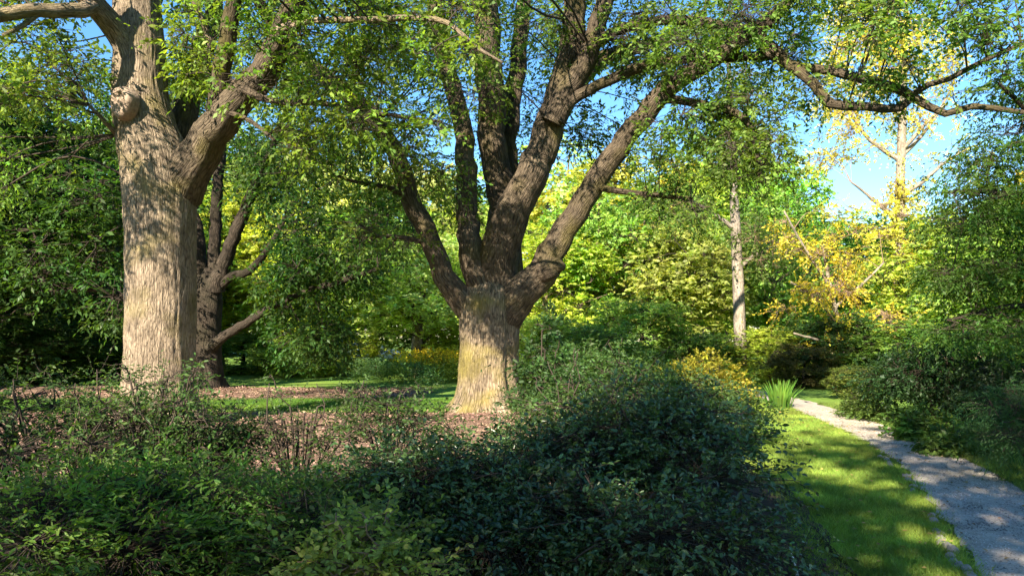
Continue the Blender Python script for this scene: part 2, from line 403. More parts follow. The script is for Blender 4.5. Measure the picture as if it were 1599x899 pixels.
# path edging stones, each its own piece
def stone_mesh(seed):
    g = np.random.default_rng(seed); n, m = 5, 8; V = []
    for a in range(n):
        ph = math.pi*(a+.35)/(n-.3)*.95
        for b in range(m):
            th = 2*math.pi*b/m; k = 1+g.normal(0, .09)
            V.append((math.copysign(abs(math.cos(th))**.7, math.cos(th))*math.sin(ph)**.6*.5*k, math.copysign(abs(math.sin(th))**.7, math.sin(th))*math.sin(ph)**.6*.5*k, math.cos(ph)*.5*k))
    Q = [(a*m+b, (a+1)*m+b, (a+1)*m+(b+1) % m, a*m+(b+1) % m) for a in range(n-1) for b in range(m)]
    Q += [(0, 1, 2, 3), (0, 3, 4, 7), (4, 5, 6, 7)]
    return mesh_quads('edging_stone', V, Q, M['stone'], None, True)
stones = [stone_mesh(s) for s in range(4)]
pl = smooth_path(np.array([(a, b) + (0,) for a, b, c, d in PATH]), .05)[:, :2]
d0 = np.concatenate([[0], np.cumsum(np.linalg.norm(np.diff(pl, axis=0), axis=1))])
s = 5.2
while s < 14.5:
    q = np.array([np.interp(s, d0, pl[:, 0]), np.interp(s, d0, pl[:, 1])]); tdir = np.array([np.interp(s+.1, d0, pl[:, 0]), np.interp(s+.1, d0, pl[:, 1])])-q
    ln = random.uniform(.07, .13)
    if (q[1] < 6.1 and random.random() < .9) or random.random() < .16:
        o = link('edging_stone', random.choice(stones), path)
        o.location = (q[0]-.1+random.uniform(-.03, .03), q[1], .02+random.uniform(-.015, .015)); o.scale = (ln, random.uniform(.065, .095), random.uniform(.055, .08))
        o.rotation_euler = (random.uniform(-.12, .12), random.uniform(-.12, .12), math.atan2(tdir[1], tdir[0])+random.uniform(-.2, .2))
    s += ln+random.uniform(.0, .04)

# ================================================================== TREES
def flare(amp, h, k, ph, crev=()):
    def f(th, z):
        v = 1+amp*np.exp(-np.maximum(z, 0)/h)*(.55+.45*np.cos(k*th+ph)+.25*np.cos((k+3)*th+2*ph))
        for t0, dep, wd in crev:
            dd = np.angle(np.exp(1j*(th-t0))); v = v-dep*np.exp(-(dd/wd)**2)
        return v
    return f

# ---- the big oak in the middle
oak = empty('oak_tree'); tag(oak, 'massive oak with many spreading limbs, in the centre beside the lawn', 'tree', 'old oaks')
D = 16.5
trunk = [(*P(766, 662, D), .86), (*P(765, 630, D), .78), (*P(763, 590, D), .685), (*P(764, 540, D), .67), (*P(765, 495, D), .69), (*P(766, 465, D), .66), (*P(768, 438, D), .45), (*P(768, 415, D), .25)]
limbs = [trace(l) for l in (
    [(766, 530, 16.5, 22), (738, 486, 16.35, 27), (712, 462, 16.2, 21), (690, 425, 16.1, 17), (672, 385, 16.0, 15.5), (648, 325, 15.8, 15), (620, 255, 15.6, 14.5), (587, 195, 15.4, 14), (537, 150, 15.1, 13), (487, 105, 14.8, 12), (440, 55, 14.5, 10), (395, -15, 14, 8)],
    [(764, 510, 16.5, 20), (750, 455, 16.4, 22), (738, 400, 16.3, 19), (733, 340, 16.4, 17), (730, 270, 16.5, 15.5), (714, 180, 16.7, 14), (696, 100, 16.8, 13), (682, 20, 17, 12), (665, -90, 17, 9)],
    [(768, 510, 16.6, 22), (768, 445, 16.75, 31), (766, 380, 16.9, 27), (766, 310, 17, 23), (765, 240, 17, 22), (763, 150, 17, 22), (758, 50, 17, 20), (752, -70, 17, 17), (742, -250, 17, 11)],
    [(782, 500, 16.7, 20), (793, 440, 17.1, 22), (796, 370, 17.5, 16), (795, 290, 17.6, 14), (795, 200, 17.7, 14), (804, 100, 17.9, 13), (826, 0, 18.2, 11), (852, -110, 18.6, 8)],
    [(768, 515, 16.55, 22), (771, 450, 16.4, 33), (780, 390, 16.1, 30), (797, 335, 15.85, 27), (822, 280, 15.6, 25), (850, 220, 15.5, 24), (874, 140, 15.3, 22), (888, 60, 15.2, 19), (899, -50, 15, 15), (915, -200, 15, 9)],
    [(862, 195, 15.3, 18), (885, 150, 15.2, 17), (907, 105, 15.1, 16), (945, 10, 14.9, 14), (975, -80, 14.6, 10)],
    [(768, 530, 16.5, 22), (794, 476, 16.3, 29), (819, 448, 16.1, 26), (846, 420, 16.0, 24), (872, 380, 15.9, 20), (906, 320, 15.7, 18), (952, 255, 15.4, 17), (1000, 195, 15.1, 16), (1040, 150, 14.9, 15), (1080, 112, 14.6, 13.5), (1140, 70, 14.2, 12.5), (1200, 30, 13.8, 11), (1250, -15, 13.4, 8)],
    [(846, 425, 15.95, 18), (864, 421, 15.8, 15), (876, 417, 15.72, 11), (882, 414, 15.7, 5)],
    [(900, 112, 15.1, 9), (922, 78, 15.0, 8.5), (962, 55, 14.8, 8), (1012, 40, 14.6, 7.5), (1072, 38, 14.4, 7), (1122, 44, 14.2, 7), (1165, 52, 14, 7.5), (1192, 72, 13.8, 8), (1224, 104, 13.6, 8), (1264, 136, 13.4, 7.5), (1290, 168, 13.2, 7), (1350, 173, 13, 6.5), (1405, 172, 12.9, 6), (1424, 148, 12.8, 5)],
    [(1188, 72, 13.8, 6), (1225, 98, 13.7, 6.5), (1300, 107, 13.5, 7), (1345, 120, 13.2, 7), (1400, 136, 13, 7), (1428, 150, 12.8, 6.5), (1480, 176, 12.6, 5.5), (1520, 166, 12.4, 5), (1585, 175, 12.2, 4), (1640, 180, 12, 3)],
    [(1426, 148, 12.8, 5), (1450, 134, 12.7, 4.5), (1482, 124, 12.6, 4), (1540, 92, 12.4, 4), (1595, 70, 12.2, 3)],
    [(872, 190, 15.3, 12), (892, 160, 15.2, 9.5), (920, 143, 15.1, 8.5), (960, 125, 15, 8.5), (1030, 100, 14.8, 8.5), (1090, 94, 14.6, 8), (1160, 88, 14.3, 7.5), (1218, 90, 14, 5)],
    [(815, 330, 17, 15), (862, 230, 17.2, 14), (895, 150, 17.4, 13), (930, 98, 17.5, 12), (980, 76, 17.6, 10), (1036, 60, 17.7, 8), (1100, 20, 18, 6)],
    [(1040, 155, 14.9, 7), (1090, 164, 14.6, 6.5), (1148, 180, 14.4, 6), (1172, 202, 14.3, 5.5), (1180, 240, 14.2, 5), (1188, 285, 14.1, 3.5)],
    [(925, 290, 15.6, 6), (975, 300, 15.2, 4.5), (1030, 305, 15, 4), (1080, 312, 14.8, 3)],
    [(640, 310, 15.8, 5), (605, 292, 15.5, 4), (560, 285, 15.2, 3), (520, 272, 15, 2.4)],
    [(668, 380, 16.0, 5), (620, 370, 15.6, 3.5), (570, 372, 15.3, 2.6)],
)]
S = skeleton(oak, trunk, limbs, M['oak'], flare(.5, .32, 5, .7, [(-1.25, .10, .09), (-.35, .09, .1), (2.6, .1, .15)]), 64, limbbark={k: M['oakshade'] if k in (0, 1, 2, 4, 6) else M['limb'] for k in range(20)})  # limbs take the barks that hold shade in their colour
pt = px_patches([
    (440, 700, 40, 300, 14, 16.5, 24, .58, 36), (520, 640, 240, 400, 14.5, 16, 7, .45, 28), (560, 760, 0, 200, 14, 18, 18, .7, 42), (640, 900, -40, 120, 16, 19, 16, .7, 44),
    (600, 730, 230, 420, 16, 18, 9, .5, 30), (830, 1000, 140, 260, 16, 18.5, 9, .55, 34), (820, 960, -20, 110, 15, 18, 10, .55, 36),
    (940, 1180, 0, 90, 13, 16, 22, .55, 40), (1000, 1190, 80, 200, 13.6, 15.2, 11, .45, 34), (1020, 1240, 190, 340, 13.6, 15, 14, .42, 30), (1130, 1280, 60, 240, 13, 14.5, 12, .45, 34), (940, 1100, 280, 350, 14.4, 15.6, 8, .36, 28),
    (1270, 1600, -30, 60, 11.6, 13, 16, .36, 36), (1380, 1600, 60, 150, 11.8, 13, 9, .33, 26), (1280, 1420, 110, 170, 12.8, 13.2, 4, .22, 12), (1150, 1300, -60, 10, 12.8, 14, 6, .4, 32),
    (360, 640, -20, 90, 13, 16, 16, .65, 44), (580, 860, 0, 230, 17.5, 20, 20, .62, 44), (860, 1010, 0, 230, 16.5, 19, 9, .5, 38), (980, 1260, -20, 130, 13.5, 16, 14, .48, 42), (1040, 1230, 150, 300, 14, 15.5, 7, .4, 34), (1260, 1590, -40, 30, 12, 13.4, 5, .4, 40), (1040, 1230, 200, 330, 13.8, 15, 5, .38, 34),
    (300, 1350, -420, -60, 12, 21, 14, 1.1, 60), (430, 930, -330, -50, 11, 14.5, 42, .55, 44)])  # last region: leaves out of view overhead, added to shade the limbs
foliage(oak, S, pt, M['leaf'], M['twig'], (.125, .205, .035), (.115, .05), 9, .31, .26, nb=.7)
rebase(oak, tuple(P(765, 645, D)*np.array([1, 1, 0])))

# ---- the oak with the pruned knot
oakl = empty('oak_tree'); tag(oakl, 'big pale-barked oak with a round healed pruning knot, rising behind twiggy shrubs', 'tree', 'old oaks')
D = 13.5
trunk = [(*P(252, 672, D), .72), (*P(250, 640, D), .65), (*P(249, 600, D), .61), (*P(252, 500, D), .60), (*P(252, 400, D), .60), (*P(250, 320, D), .62), (*P(243, 255, D), .61), (*P(228, 200, D), .53), (*P(220, 150, D), .48), (*P(219, 90, D), .44), (*P(215, 20, D), .41), (*P(212, -70, D), .36), (*P(205, -220, D), .27)]
limbs = [trace(l) for l in (
    [(222, 130, 13.5, 28), (202, 92, 13.3, 23), (176, 48, 13.0, 19), (146, 8, 12.6, 17), (112, -45, 12.2, 15), (60, -140, 11.6, 11)],
    [(150, 12, 12.6, 12), (125, 19, 12.3, 11), (60, 20, 11.8, 10.5), (0, 27, 11.4, 10), (-90, 45, 11, 8)],
    [(250, 350, 13.5, 26), (268, 290, 13.42, 38), (290, 245, 13.3, 32), (312, 205, 13.1, 27), (338, 165, 12.9, 25), (368, 128, 12.7, 23), (405, 88, 12.5, 21), (432, 48, 12.3, 18.5), (460, -5, 12, 16), (495, -90, 11.6, 12)],
    [(332, 178, 12.95, 12), (345, 140, 12.85, 15), (350, 100, 12.7, 14), (356, 55, 12.5, 13.5), (366, 0, 12.3, 12), (382, -90, 12, 9)],
    [(270, 255, 14.0, 28), (284, 190, 14.3, 21), (296, 140, 14.5, 17), (312, 85, 14.8, 15), (330, 25, 15, 13), (345, -60, 15.4, 10)],
    [(362, 132, 12.75, 8), (388, 147, 12.5, 6.5), (430, 158, 12.2, 5), (500, 160, 11.9, 4.5), (560, 172, 11.6, 4), (630, 182, 11.4, 3), (690, 190, 11.2, 2)],
    [(430, 48, 12.3, 8), (470, 34, 11.8, 5.5), (530, 31, 11.4, 5), (600, 30, 11.1, 4.8), (680, 31, 10.8, 4.4), (712, 46, 10.7, 3.6), (745, 75, 10.6, 3), (785, 98, 10.5, 2)],
    [(335, 168, 12.9, 5), (395, 192, 12.5, 3.5), (430, 220, 12.2, 2.5)],
    [(182, 212, 13.3, 5), (165, 190, 13.0, 4), (140, 165, 12.8, 2.5)],
    [(330, 75, 13, 5), (318, 35, 12.9, 4.5), (306, 10, 12.8, 3.5), (295, -20, 12.7, 2.5)],
    [(60, 22, 11.8, 5), (35, 42, 11.6, 4), (5, 56, 11.4, 3)],
)]
limbs += [[(*P(490, -80, 11.65), .11), (-3.5, 10.4, 8.6, .09), (-4.2, 9.0, 9.0, .07), (-5.0, 7.4, 9.3, .04)], [(*P(112, -45, 12.2), .12), (-8.9, 10.6, 8.2, .09), (-9.3, 9.0, 8.0, .06), (-9.6, 7.6, 7.6, .03)]]  # unseen boughs added to carry leaves that dapple the two trunks
S = skeleton(oakl, trunk, limbs, M['oak2'], flare(.4, .3, 6, .2), 56, limbbark={2: M['oakshade'], 3: M['limb'], 4: M['limb'], 5: M['limb'], 7: M['limb']})
# knot: a swollen ring with a hollow centre
kn = Vector(P(190, 160, 12.86)); kd = Vector((-.42, -.9, .0)).normalized()
q = kd.to_track_quat('Z', 'Y'); a, b = 22, 10; V = []
prof = [(.262, -.22), (.275, -.06), (.268, .03), (.24, .075), (.2, .09), (.165, .07), (.14, .035), (.1, .025), (.05, .032), (.008, .03)]
for k in range(a):
    th = 2*math.pi*k/a; w = 1+.05*math.sin(3*th+.4)+.03*math.sin(7*th)
    for rr, z in prof: V.append(kn+q @ Vector((rr*w*math.cos(th)*.92, rr*w*math.sin(th)*1.05, z*.8)))
Q = [(k*b+i, ((k+1) % a)*b+i, ((k+1) % a)*b+i+1, k*b+i+1) for k in range(a) for i in range(b-1)]
o = link('pruning_knot', mesh_quads('pruning_knot', [tuple(v) for v in V], Q, M['cut'], None, True), oakl); o['label'] = 'round swollen collar of a healed branch cut'
pt = px_patches([
    (-40, 160, 40, 170, 11.4, 13.5, 15, .5, 36), (-60, 120, -60, 0, 11.5, 13.5, 8, .45, 30), (-60, 120, 20, 60, 12.4, 13.6, 6, .4, 26), (240, 360, -20, 130, 12.2, 14.8, 20, .5, 44), (380, 600, -30, 130, 11, 13.5, 20, .48, 36),
    (450, 700, 120, 220, 10.9, 12.2, 12, .36, 26), (600, 770, 0, 90, 10.4, 11.2, 9, .32, 26), (250, 300, 60, 140, 12.4, 13, 5, .3, 26), (-60, 150, 150, 300, 12, 15, 9, .5, 34), (440, 540, 180, 250, 12, 14, 4, .36, 22),
    (-300, 600, -420, -60, 9, 18, 20, 1.1, 60)])
pt += [((rng.uniform(-5.2, -2.6), rng.uniform(7.6, 10.2), rng.uniform(6.4, 9.2)), (.42, .42, .3), 30) for _ in range(15)]  # unseen leaves added to throw dapples on the central trunk
pt += [((rng.uniform(-10, -7.9), rng.uniform(7.6, 9.6), rng.uniform(5.4, 8.4)), (.4, .4, .28), 28) for _ in range(15)]  # unseen leaves added to throw shade bands on this oak's trunk
def in_front(c, r):
    x, y = 800+c[0]*F/c[1], HOR-(c[2]-CAMZ)*F/c[1]; return 150-r*60 < x < 262+r*60 and y > -20 and y < 330 and c[1] < 13.9
pt = [q_ for q_ in pt if not in_front(q_[0], np.max(q_[1]))]
foliage(oakl, S, pt, M['leaf'], M['twig'], (.15, .24, .035), (.112, .05), 9, .3, .24, nb=.7)
rebase(oakl, tuple(P(246, 650, D)*np.array([1, 1, 0])))

# ---- dark many-stemmed tree behind it
dm = empty('spreading_tree'); tag(dm, 'dark many-stemmed tree with long low limbs, behind the pale-barked oak', 'tree')
D = 24
trunk = [(*P(324, 615, D), .60), (*P(325, 598, D), .48), (*P(326, 560, D), .42), (*P(325, 510, D), .42), (*P(326, 470, D), .44), (*P(328, 440, D), .34), (*P(330, 420, D), .2)]
limbs = [trace(l) for l in (
    [(320, 475, 24, 16), (310, 430, 24, 13), (306, 370, 24, 11), (298, 310, 24.2, 9), (285, 230, 24.5, 7)],
    [(333, 460, 24, 14), (338, 390, 24, 9.5), (341, 330, 24, 8.5), (344, 270, 24, 7.5), (350, 180, 24, 5)],
    [(334, 455, 23.8, 15), (348, 390, 23.6, 10.5), (366, 335, 23.4, 9.5), (390, 290, 23.2, 8), (420, 230, 23, 6), (450, 170, 22.6, 4)],
    [(328, 545, 23.8, 10), (352, 520, 23.4, 7.5), (385, 500, 23, 6.5), (430, 474, 22.5, 5.5), (480, 452, 22, 4.5), (530, 438, 21.6, 5), (590, 420, 21, 3)],
    [(340, 450, 23.9, 8), (362, 430, 23.6, 6.5), (390, 424, 23.2, 6), (420, 390, 22.8, 5), (445, 340, 22.4, 3.5)],
    [(318, 520, 24, 11), (290, 500, 23.7, 8), (230, 480, 23.3, 7), (160, 452, 22.8, 6), (80, 455, 22.2, 4)],
    [(322, 500, 24.4, 10), (280, 450, 25, 8), (220, 380, 25.6, 6), (150, 330, 26, 4)],
)]
S = skeleton(dm, trunk, limbs, M['dark'], flare(.5, .3, 5, .3), 30)
pt = px_patches([(445, 620, 260, 430, 21, 24.5, 22, .78, 54), (390, 440, 230, 300, 24.6, 26, 3, .6, 40), (400, 560, 120, 270, 21.5, 25, 22, .85, 56), (300, 400, 120, 270, 24.6, 26.5, 9, .8, 50), (140, 300, 120, 300, 22, 26, 18, .9, 60), (0, 200, 300, 520, 21, 25, 30, .9, 62), (430, 520, 470, 560, 21.5, 23.5, 11, .55, 46), (-60, 120, 120, 320, 21, 25, 14, .9, 60), (200, 500, 0, 140, 23, 26, 10, .9, 50), (300, 345, 250, 440, 24.5, 26, 4, .4, 20), (410, 570, 405, 470, 21.2, 22.8, 10, .55, 46), (370, 450, 270, 380, 22.6, 23.6, 5, .5, 40)])
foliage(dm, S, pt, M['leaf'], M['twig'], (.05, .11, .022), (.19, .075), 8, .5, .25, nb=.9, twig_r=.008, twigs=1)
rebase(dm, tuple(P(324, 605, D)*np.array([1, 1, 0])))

# ---- generic broadleaf prototypes for the wood around the garden (height 10 m)
def proto(kind, seed):
    global rng
    rng = np.random.default_rng(seed)
    t = empty('proto')
    spec = {'round': (2.2, 3.4, 4.0, 6.2, 62), 'tall': (1.8, 2.3, 4.1, 5.9, 60), 'loose': (2.0, 3.2, 4.2, 6.0, 40), 'low': (.4, 3.6, 5.0, 5.0, 70), 'open': (2.2, 3.3, 4.0, 6.1, 27)}[kind]
    base, rx, rz, cz, npat = spec
    lean = rng.normal(0, .25, 2)
    trunk = [(0, 0, -.1, .26), (lean[0]*.2, lean[1]*.2, 1.5, .2), (lean[0]*.5, lean[1]*.5, 4, .16), (lean[0], lean[1], 7.2, .08), (lean[0]*1.2, lean[1]*1.2, 9.3, .025)]
    limbs = []
    for k in range(9):
        z0 = rng.uniform(max(base*.7, .5), 6.5); a = k*2.4+rng.uniform(-.4, .4); ln = rx*rng.uniform(.6, 1.0); rise = rng.uniform(.5, 2.3)
        tx = np.interp(z0, [0, 9], [0, 1])*lean
        limbs.append([(tx[0], tx[1], z0, .1), (tx[0]+ln*.4*math.cos(a), tx[1]+ln*.4*math.sin(a), z0+rise*.4, .07), (tx[0]+ln*math.cos(a+.2), tx[1]+ln*math.sin(a+.2), z0+rise, .025)])
    S = skeleton(t, trunk, limbs, M['dark'] if kind in ('low',) else M['oak'], None, 10, 6, .5)
    pats = []
    for _ in range(npat):
        u = nrm(rng.normal(0, 1, 3)); rr = rng.uniform(.35, 1)**.5
        c = np.array([0, 0, cz])+u*np.array([rx, rx, rz])*rr
        c[2] = max(c[2], base+.3)
        k = rng.uniform(.55, 1.05) if kind != 'open' else rng.uniform(.4, .85)
        pats.append((c, (k*1.15, k*1.15, k*.8), int(52*k*k+10)))
    foliage(t, S, pats, M['leaf'], M['twig'], (.1, .18, .03), (.25, .14), 8, .42, .15, nb=.55, twig_r=.012, branch_r=.04, twigs=1, shell=.75, face=.7)
    # merge the limbs of these small far trees into few parts is not needed: each limb stays its own part
    return t
protos = {}
for kk, sd_ in (('round', 21), ('round2', 22), ('tall', 23), ('tall2', 24), ('loose', 25), ('loose2', 26), ('low', 27), ('low2', 28), ('open', 29)):
    protos[kk] = proto(kk.rstrip('2'), sd_)
used = set()
def clone(name, src, loc, scale, rz, color, label, cat, group, bark=None):
    s = protos[src]
    r = empty(name, loc); r.scale = scale; r.rotation_euler = (0, 0, rz)
    for ch in s.children:
        c = ch.copy(); COL.objects.link(c); c.parent = r
        c.name = ch.name.split('.')[0]
        if c.name.startswith('crown'): c.color = (*color, 1)
    return tag(r, label, cat, group)

YG, LG, MG, DG, PALE = (.37, .45, .065), (.28, .41, .08), (.16, .27, .05), (.05, .11, .027), (.45, .50, .19)
TREES = [  # px, depth, height, crown radius, kind, colour, label
    (-160, 58, 21, 7, 'round', DG, 'tall dark tree closing the view beyond the left edge'),
    (40, 60, 20, 6.5, 'tall', MG, 'tall green tree far behind the dark boughs at the left edge'),
    (180, 62, 20, 7, 'round2', LG, 'tall pale green tree far behind the knotted oak'),
    (300, 64, 19, 6.5, 'loose', YG, 'yellow-green tree seen between the dark stems'),
    (420, 60, 18, 6.5, 'round', MG, 'tall far tree above the low dark limbs'),
    (548, 58, 17.2, 4.8, 'tall2', PALE, 'pale cream-green tree top under the blue gap'),
    (650, 66, 17, 6, 'round2', PALE, 'pale far tree behind the oak limb that leans toward the knotted oak'),
    (760, 68, 17.5, 6, 'round', LG, 'far tree straight behind the massive oak'),
    (870, 64, 18.5, 6, 'loose2', PALE, 'pale far tree between the oak fork and its long limb'),
    (960, 62, 17, 6, 'round2', YG, 'yellow-green far tree under the long oak limb'),
    (1060, 60, 16.5, 5.6, 'tall', YG, 'tall yellow-green tree beside the straight pale trunk'),
    (1130, 66, 19.5, 6, 'round', LG, 'tall light green tree right behind the straight pale trunk'),
    (1215, 64, 18, 5, 'tall2', LG, 'tall light green tree with its top under the hanging oak twigs'),
    (1300, 66, 12.5, 6, 'round', LG, 'low far tree at the foot of the open sky'),
    (1420, 62, 11.5, 6, 'round2', MG, 'far green tree behind the yellow ginkgo'),
    (1530, 60, 11.5, 6, 'loose', YG, 'far tree between the ginkgo and the maple'),
    (1660, 56, 14, 6.5, 'round', MG, 'far tree behind the maple at the picture edge'),
    (1760, 18, 9.8, 2.4, 'tall', (.42, .44, .06), 'yellow tree top above the dark maple at the picture edge'),
    (500, 34, 6.2, 3.0, 'loose', YG, 'sunlit yellow-green small tree at the end of the low dark limb'),
    (655, 31, 6.4, 2.9, 'round2', PALE, 'pale sunlit bushy tree above the yellow flowers'),
    (585, 41, 9.5, 3.4, 'tall', MG, 'mid green tree behind the small sunlit trees'),
    (430, 38, 7.5, 3.4, 'round', YG, 'bright small tree under the low dark limb'),
    (345, 40, 10, 3.6, 'round2', YG, 'bright yellow-green tree showing past the dark stems'),
    (230, 36, 9, 3.6, 'low', LG, 'bright leafy tree behind the trunk of the knotted oak'),
    (120, 33, 9, 3.8, 'low2', MG, 'leafy green tree beyond the lawn at the dark left side'),
    (10, 29, 11, 4.4, 'low', DG, 'dense dark tree closing the lawn at the left edge'),
    (-110, 24, 11, 4.4, 'low2', DG, 'dark tree reaching in from beyond the left edge'),
    (735, 42, 9.5, 3.6, 'loose2', LG, 'light green tree close behind the massive trunk'),
    (850, 36, 7, 3.0, 'round', YG, 'bright tree just past the massive trunk'),
    (925, 37, 9, 3.2, 'tall2', LG, 'bright green tree under the long leaning limb'),
    (1005, 40, 10, 3.4, 'loose', MG, 'mid green tree in the wood under the hanging twigs'),
    (1075, 36, 7.5, 3.0, 'round2', LG, 'light green tree left of the straight pale trunk'),
    (1115, 45, 12.5, 3.6, 'tall', YG, 'slender yellow-green tree rising behind the straight pale trunk'),
    (1205, 37, 8.5, 3.0, 'round', MG, 'rounded mid green tree between straight trunk and ginkgo'),
    (1345, 42, 8.5, 3.2, 'low', MG, 'leafy green tree at the foot of the ginkgo'),
    (1480, 30, 6.8, 2.8, 'loose', YG, 'yellow-green tree behind the round dark holly'),
    (1570, 27, 6.5, 2.8, 'round2', LG, 'light green tree showing under the maple boughs'),
]
for i, (px, d, h, r, kind, colr, lab) in enumerate(TREES):
    g = P(px, 0, d); j = np.random.default_rng(i).uniform(.85, 1.15, 3)
    clone('woodland_tree', kind, (g[0], d, 0), (r/3.2, r/3.2, h/10), i*1.7, tuple(np.array(colr)*j), lab, 'tree', 'woodland trees beyond the lawn')
SHRUBS = [
    (-60, 74, 7, 6, 'low', MG, 'far thicket past the lawn beyond the left edge'),
    (120, 76, 7, 6, 'low2', MG, 'far thicket behind the dark left boughs'),
    (300, 78, 7, 6, 'low', LG, 'far thicket between the two stems behind the knotted oak'),
    (450, 75, 7, 6, 'low2', LG, 'far thicket past the end of the low dark limb'),
    (590, 77, 7, 6, 'low', MG, 'far thicket behind the pale car'),
    (730, 76, 7, 6, 'low2', LG, 'far thicket behind the flower bed'),
    (880, 78, 7, 6, 'low', LG, 'far thicket under the long leaning limb'),
    (1040, 75, 7, 6, 'low2', MG, 'far thicket behind the middle of the wood'),
    (1190, 77, 7, 6, 'low', LG, 'far thicket behind the straight pale trunk'),
    (1340, 74, 7, 6, 'low2', LG, 'far thicket behind the ginkgo'),
    (1500, 76, 7, 6, 'low', MG, 'far thicket behind the maple'),
    (455, 31, 1.9, 1.7, 'low', LG, 'leafy shrub at the far lawn edge beneath the low dark limb'),
    (545, 33, 1.9, 1.6, 'low2', YG, 'yellow-green shrub beyond the lawn, beside the pale car'),
    (380, 34, 2.1, 2.0, 'low2', MG, 'green shrub right of the many-stemmed trunk at the lawn edge'),
    (180, 30, 2.4, 2.4, 'low', MG, 'green shrub beyond the lawn, behind the knotted oak'),
    (60, 26, 2.4, 2.2, 'low2', DG, 'dark shrub in the shade at the left edge of the lawn'),
    (735, 32, 2.4, 2.2, 'low', YG, 'bright shrub hidden behind the massive trunk'),
    (860, 27, 2.6, 2.0, 'low2', LG, 'light green shrub just past the massive trunk'),
    (930, 25, 2.1, 1.8, 'low', MG, 'mid green shrub behind the shaded glossy thicket'),
    (1000, 28, 3.4, 2.0, 'low2', LG, 'tall light green shrub in the middle of the wood edge'),
    (1075, 27, 2.0, 1.6, 'low', MG, 'green shrub left of the straight pale trunk'),
    (1110, 22, 1.0, 1.0, 'low2', YG, 'yellow-green shrub at the foot of the straight pale trunk'),
    (1200, 27, 2.2, 1.6, 'low2', YG, 'sunlit shrub between the straight pale trunk and the golden tree'),
    (1255, 24, 1.5, 1.0, 'low', (.13, .125, .04), 'brownish low shrub behind the grass tuft'),
    (1310, 25, 2.6, 1.6, 'low2', DG, 'dark shrub where the path disappears'),
    (1400, 24, 2.4, 1.8, 'low', MG, 'green shrub behind the round dark holly'),
    (1340, 19.5, .95, .75, 'low2', (.16, .2, .045), 'pale feathery shrub where the gravel path narrows'),
    (1545, 18, 2.2, 1.8, 'low', LG, 'light green shrub under the maple boughs'),
]
for i, (px, d, h, r, kind, colr, lab) in enumerate(SHRUBS):
    g = P(px, 0, d)
    clone('shrub', kind, (g[0], d, -h*.04), (r/3.6, r/3.6, h/10), i*2.1, colr, lab, 'shrub', 'shrubs along the wood edge')
# trees behind the viewpoint whose shade lies over the near shrubs and the path
SHADE = [(-11.7, -9, 10.5, 4.0, 'open', 'thin-crowned shade tree behind the viewpoint, over the azaleas'), (-6.2, -9.5, 10.5, 3.5, 'open', 'thin-crowned shade tree behind the viewpoint, its shade on the middle of the bed'), (-3.5, -8.5, 12, 4.0, 'open', 'shade tree behind the viewpoint, its shade on the glossy shrub'), (-.5, -6.5, 12.5, 3.6, 'open', 'thin-crowned tree behind the viewpoint, its dappled shade on the lawn strip'), (3.9, -6.5, 12.5, 3.4, 'open', 'thin-crowned tree behind the viewpoint, its dappled shade on the path'), (3.6, -2.8, 14.5, 3.0, 'loose2', 'tall tree close behind the viewpoint, its shade on the holly and the maple'), (-16, -9, 11, 4.6, 'open', 'shade tree behind the viewpoint, farthest toward the knotted oak')]
for i, (x, y, h, r, kind, lab) in enumerate(SHADE):
    clone('shade_tree', kind, (x, y, 0), (r/3.2, r/3.2, h/10), i*1.3+.4, (.1, .18, .035), lab, 'tree', 'shade trees behind the viewpoint')
for t in protos.values():
    for ch in list(t.children): bpy.data.objects.remove(ch)
    bpy.data.objects.remove(t)
rng = np.random.default_rng(77)

# ---- straight pale trunk
st = empty('tall_tree'); tag(st, 'slim tree with a straight pale bare trunk at the wood edge', 'tree')
D = 27
trunk = trace([(1158, 592, D, 11.5), (1157, 560, D, 10), (1154, 470, D, 9), (1150, 380, D, 8), (1146, 290, D, 6.5), (1142, 200, D, 5), (1139, 110, D, 3.5), (1137, 40, D, 2)])
limbs = [trace(l) for l in ([(1149, 360, D, 4), (1110, 330, 26.6, 3), (1075, 312, 26.2, 2)], [(1152, 420, D, 4), (1185, 395, 27, 3), (1225, 380, 27, 2)], [(1145, 260, D, 4), (1190, 230, 27, 3), (1225, 215, 27, 2)], [(1143, 220, D, 3), (1110, 190, 27, 2.4), (1085, 180, 27, 1.6)])]
S = skeleton(st, trunk, limbs, M['pale'], None, 14, 6)
foliage(st, S, px_patches([(1060, 1120, 290, 350, 26, 27.5, 7, .6, 36), (1170, 1250, 350, 420, 26, 28, 8, .6, 36), (1090, 1230, 120, 270, 26, 28, 18, .7, 40), (1100, 1190, 20, 120, 26, 28, 9, .7, 36)]), M['leaf'], M['twigl'], (.11, .17, .035), (.16, .07), 8, .45, .35)
rebase(st, tuple(P(1158, 590, D)*np.array([1, 1, 0])))

